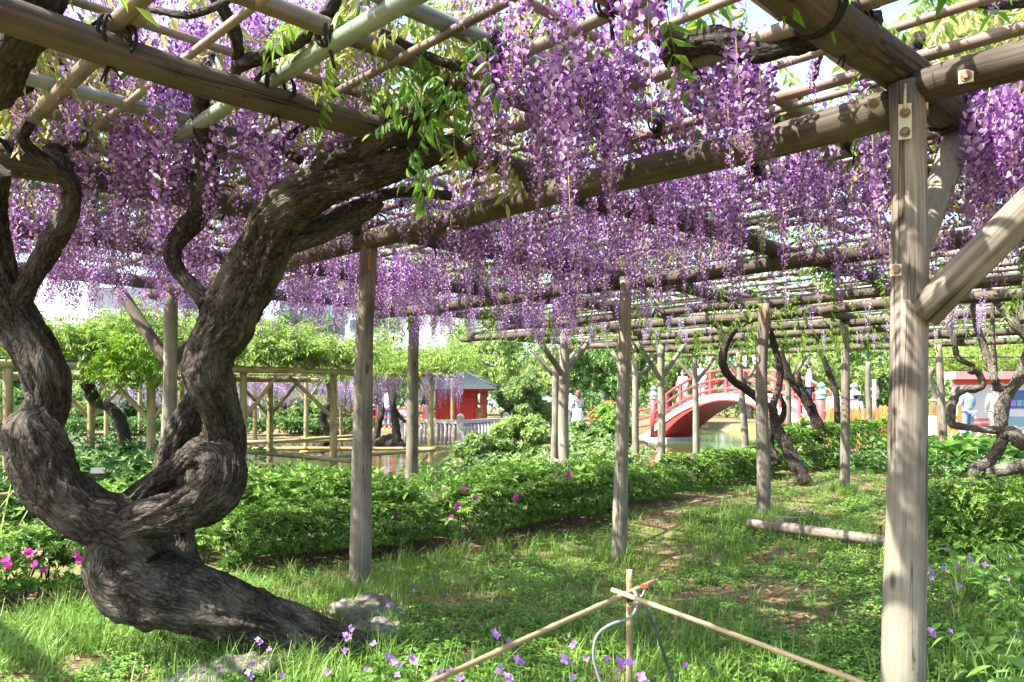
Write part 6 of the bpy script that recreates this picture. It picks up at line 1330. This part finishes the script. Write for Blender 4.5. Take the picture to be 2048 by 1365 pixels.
# ------------------------------------------------------------------ people
def skin(name, J, E, mat, parent, root='pelvis', sub=2):
    keys = list(J); me = bpy.data.meshes.new(name); me.from_pydata([J[k][0] for k in keys], [(keys.index(a), keys.index(b)) for a, b in E], [])
    o = link(name, me, parent); o.location = (0, 0, 0); me.materials.append(mat)
    md = o.modifiers.new('skin', 'SKIN'); md.use_smooth_shade = True
    for i, k in enumerate(keys): me.skin_vertices[0].data[i].radius = (J[k][1], J[k][2] if len(J[k]) > 2 else J[k][1]); me.skin_vertices[0].data[i].use_root = (k == root)
    s = o.modifiers.new('sub', 'SUBSURF'); s.levels = sub; s.render_levels = sub; return o
def person(label, loc, rot, h, top, bottom, hair, hairlong=False, skirt=False, bag=None, hat=None, arms=(.1, .1), sleeves=True, stripe=None):
    root = empty('person', loc, label, 'person', 'garden visitors'); root.rotation_euler.z = rot; k = h / 1.7; root.scale = (k, k, k)
    la, ra = arms; J = {}
    J['pelvis'] = ((0, 0, .92), .13, .10); J['waist'] = ((0, 0, 1.05), .12, .09); J['chest'] = ((0, 0, 1.28), .15, .105); J['neck0'] = ((0, 0, 1.43), .06, .06); J['neck'] = ((0, .005, 1.48), .05, .05); J['head'] = ((0, .015, 1.58), .075, .09); J['crown'] = ((0, .01, 1.66), .06, .075)
    for s, a in (('l', la), ('r', ra)):
        g = -1 if s == 'l' else 1
        J['sh' + s] = ((g * .17, 0, 1.39), .055); J['el' + s] = ((g * .22, .03, 1.13), .042); J['wr' + s] = ((g * (.22 - a * .4), .05 + a, .90 + a * .6), .03); J['ha' + s] = ((g * (.22 - a * .5), .06 + a * 1.2, .81 + a * .6), .035, .022)
        J['hip' + s] = ((g * .085, 0, .86), .085); J['kn' + s] = ((g * .095, .01 * g, .48), .058); J['an' + s] = ((g * .10, .0, .08), .042); J['to' + s] = ((g * .11, .14, .03), .04, .025)
    E = [('pelvis', 'waist'), ('waist', 'chest'), ('chest', 'neck0'), ('neck0', 'neck'), ('neck', 'head'), ('head', 'crown')]
    for s in 'lr': E += [('chest', 'sh' + s), ('sh' + s, 'el' + s), ('el' + s, 'wr' + s), ('wr' + s, 'ha' + s), ('pelvis', 'hip' + s), ('hip' + s, 'kn' + s), ('kn' + s, 'an' + s), ('an' + s, 'to' + s)]
    skin('body', J, E, M_SKIN, root)
    T = {q: (J[q][0], J[q][1] * 1.16 + .008, (J[q][2] if len(J[q]) > 2 else J[q][1]) * 1.16 + .012) for q in ('pelvis', 'waist', 'chest', 'shl', 'shr', 'ell', 'elr')}
    T['neck0'] = ((0, 0, 1.41), .075, .07); te = [('pelvis', 'waist'), ('waist', 'chest'), ('chest', 'neck0'), ('chest', 'shl'), ('chest', 'shr'), ('shl', 'ell'), ('shr', 'elr')]
    if sleeves:
        for s in 'lr': T['wr' + s] = (J['wr' + s][0], .042, .042); te.append(('el' + s, 'wr' + s))
    skin('shirt', T, te, top, root)
    if skirt:
        mb = MB(); prof = [(1.0, .135), (.9, .17), (.7, .22), (.5, .26), (.36, .28)]; mb.tube([(0, 0, z) for z, r in prof], [r for z, r in prof], 20, disp=lambda sg, th: 1 + .05 * np.sin(th * 7)[None, :] * np.linspace(0, 1, len(sg))[:, None]); o = mb.build('skirt', bottom, None); o.parent = root; o.location = (0, 0, 0)
    else:
        Bt = {'pelvis': ((0, 0, .93), .15, .125)}; be = []
        for s in 'lr':
            for q in ('hip', 'kn', 'an'): Bt[q + s] = (J[q + s][0], J[q + s][1] * 1.18 + .012); 
            be += [('pelvis', 'hip' + s), ('hip' + s, 'kn' + s), ('kn' + s, 'an' + s)]
        skin('trousers', Bt, be, bottom, root)
    bm = bmesh.new(); bmesh.ops.create_uvsphere(bm, u_segments=20, v_segments=14, radius=1)
    for v in bm.verts:
        z = v.co.z; f_ = 1 if (v.co.y < .25 or z > .35) else .80
        v.co = Vector((v.co.x * .098 * f_, v.co.y * .112 * f_ - .012, z * .115 + 1.615)) if not (hairlong and z < 0 and v.co.y < .2) else Vector((v.co.x * .11, v.co.y * .10 - .03, z * .30 + 1.615))
    me = bpy.data.meshes.new('hair'); bm.to_mesh(me); bm.free(); me.materials.append(hair); me.polygons.foreach_set('use_smooth', [True] * len(me.polygons)); o = link('hair', me); o.parent = root
    # nose and ears so the head has a face
    mb = MB(); mb.tube([(0, .10, 1.60), (0, .125, 1.565), (0, .10, 1.555)], [.008, .014, .01], 8)
    for g in (-1, 1): mb.tube([(g * .088, .0, 1.61), (g * .10, -.005, 1.58), (g * .088, .0, 1.55)], [.008, .016, .008], 8)
    o = mb.build('face', M_SKIN); o.parent = root
    if hat: mb = MB(); mb.tube([(0, 0, 1.64), (0, 0, 1.65), (0, 0, 1.66), (0, 0, 1.74), (0, 0, 1.76)], [.19, .19, .115, .105, .02], 20); o = mb.build('hat', hat); o.parent = root
    if bag:
        mb = MB(); mb.tube([(0, -.15, 1.02), (0, -.19, 1.06), (0, -.20, 1.18), (0, -.18, 1.30), (0, -.15, 1.38)], [.07, .14, .14, .10, .03], 14); o = mb.build('backpack', bag); o.parent = root
        for g in (-1, 1): mb = MB(); mb.tube([(g * .03, -.15, 1.37), (g * .10, -.06, 1.45), (g * .12, .1, 1.38), (g * .13, .12, 1.2)], .012, 6); o = mb.build('strap', M_HAIRK); o.parent = root
    if stripe:
        for g in (-1, 1): mb = MB(); mb.tube([(g * .04, -.145, 1.02), (g * .08, -.15, 1.25), (g * .10, -.05, 1.455), (g * .09, .12, 1.36), (g * .07, .14, 1.05)], .014, 6); o = mb.build('strap', stripe); o.parent = root
    return root
c_white = flat('white_cloth', (.46, .47, .50), .8); c_navy = flat('navy_cloth', (.03, .04, .08), .8); c_blue = flat('light_blue_cloth', (.22, .31, .43), .8); c_jean = flat('faded_denim', (.13, .20, .31), .85); c_grey = flat('grey_cloth', (.40, .39, .41), .8); c_cream = flat('cream_cloth', (.42, .38, .31), .8); c_black = flat('black_cloth', (.02, .02, .024), .8); c_cyan = flat('cyan_cloth', (.30, .55, .68), .8)
c_dots = noise_mat('checked_cloth', [(.47, (.03, .03, .035)), (.53, (.72, .72, .72))], scale=38, detail=0, rough=.8, bump=0); c_flor = noise_mat('floral_cloth', [(.42, (.30, .16, .12)), (.5, (.55, .45, .36)), (.6, (.66, .60, .52))], scale=26, detail=2, rough=.8, bump=0)
def on_bridge(s, w): p = Qb(s, w, dzb(s) - .06); return tuple(p)
person('man in white shirt with dark straps standing on the near end of the red bridge', on_bridge(2.9, .8), -1.9, 1.72, c_white, c_navy, M_HAIRK, stripe=c_navy, arms=(.18, .18))
person('dark-haired visitor in white on the far slope of the red bridge', on_bridge(-2.3, .95), 2.4, 1.72, c_white, c_grey, M_HAIRK)
person('brown-haired woman in pale top and floral skirt on the far slope of the red bridge', on_bridge(-2.75, .45), 2.4, 1.58, c_cream, c_flor, M_HAIRB, hairlong=True, skirt=True)
person('visitor in striped blue shirt and white hat stepping off the bridge', on_bridge(4.6, .9), -1.2, 1.66, c_blue, c_grey, M_HAIRK, hat=c_white)
person('visitor in grey patterned shirt standing behind the dark bollard', tuple(W(1668, 24.4, 0)), 2.6, 1.62, c_grey, c_black, M_HAIRK)
person('man in light blue shirt and jeans reading the notice board', tuple(W(1936, 24.2, 0)), .1, 1.7, c_blue, c_jean, M_HAIRK)
person('visitor in white with a blue drawstring bag facing the notice board', tuple(W(1990, 24.4, 0)), -.1, 1.72, c_white, c_cream, M_HAIRK, bag=flat('blue_bag', (.16, .24, .40), .7))
person('person in grey top and wide blue trousers half hidden by the evergreen shrub', tuple(W(1074, 29, 0)), .3, 1.66, c_grey, c_jean, M_HAIRK)
person('person in cyan top beside the paired posts', tuple(W(1096, 29.5, 0)), -.4, 1.6, c_cyan, c_black, M_HAIRK)
person('brown-haired woman in checked top right of the paired posts', tuple(W(1156, 29, 0)), .5, 1.6, c_dots, c_white, M_HAIRB, hairlong=True, skirt=True, arms=(.2, .2))
person('person in white shirt next to the woman in the checked top', tuple(W(1142, 30, 0)), .2, 1.7, c_white, c_grey, M_HAIRK)
person('visitor in navy on the red footbridge left of the shrine', tuple(W(752, 31, .1)), .4, 1.7, c_navy, c_navy, M_HAIRK)
person('white-clad visitor on the red footbridge behind the vine trunks', tuple(W(775, 31, .1)), 2.8, 1.68, c_white, c_jean, M_HAIRB)
person('visitor in black jacket close to the shrine wall', tuple(W(852, 30, .1)), 1.2, 1.68, c_black, c_grey, M_HAIRK)
person('visitor in white seen far off between the yellow posts', tuple(W(503, 44, 0)), .2, 1.7, c_white, c_navy, M_HAIRK)
person('visitor in pale blue far off between the yellow posts', tuple(W(518, 44, 0)), 2.9, 1.66, c_blue, c_grey, M_HAIRB)
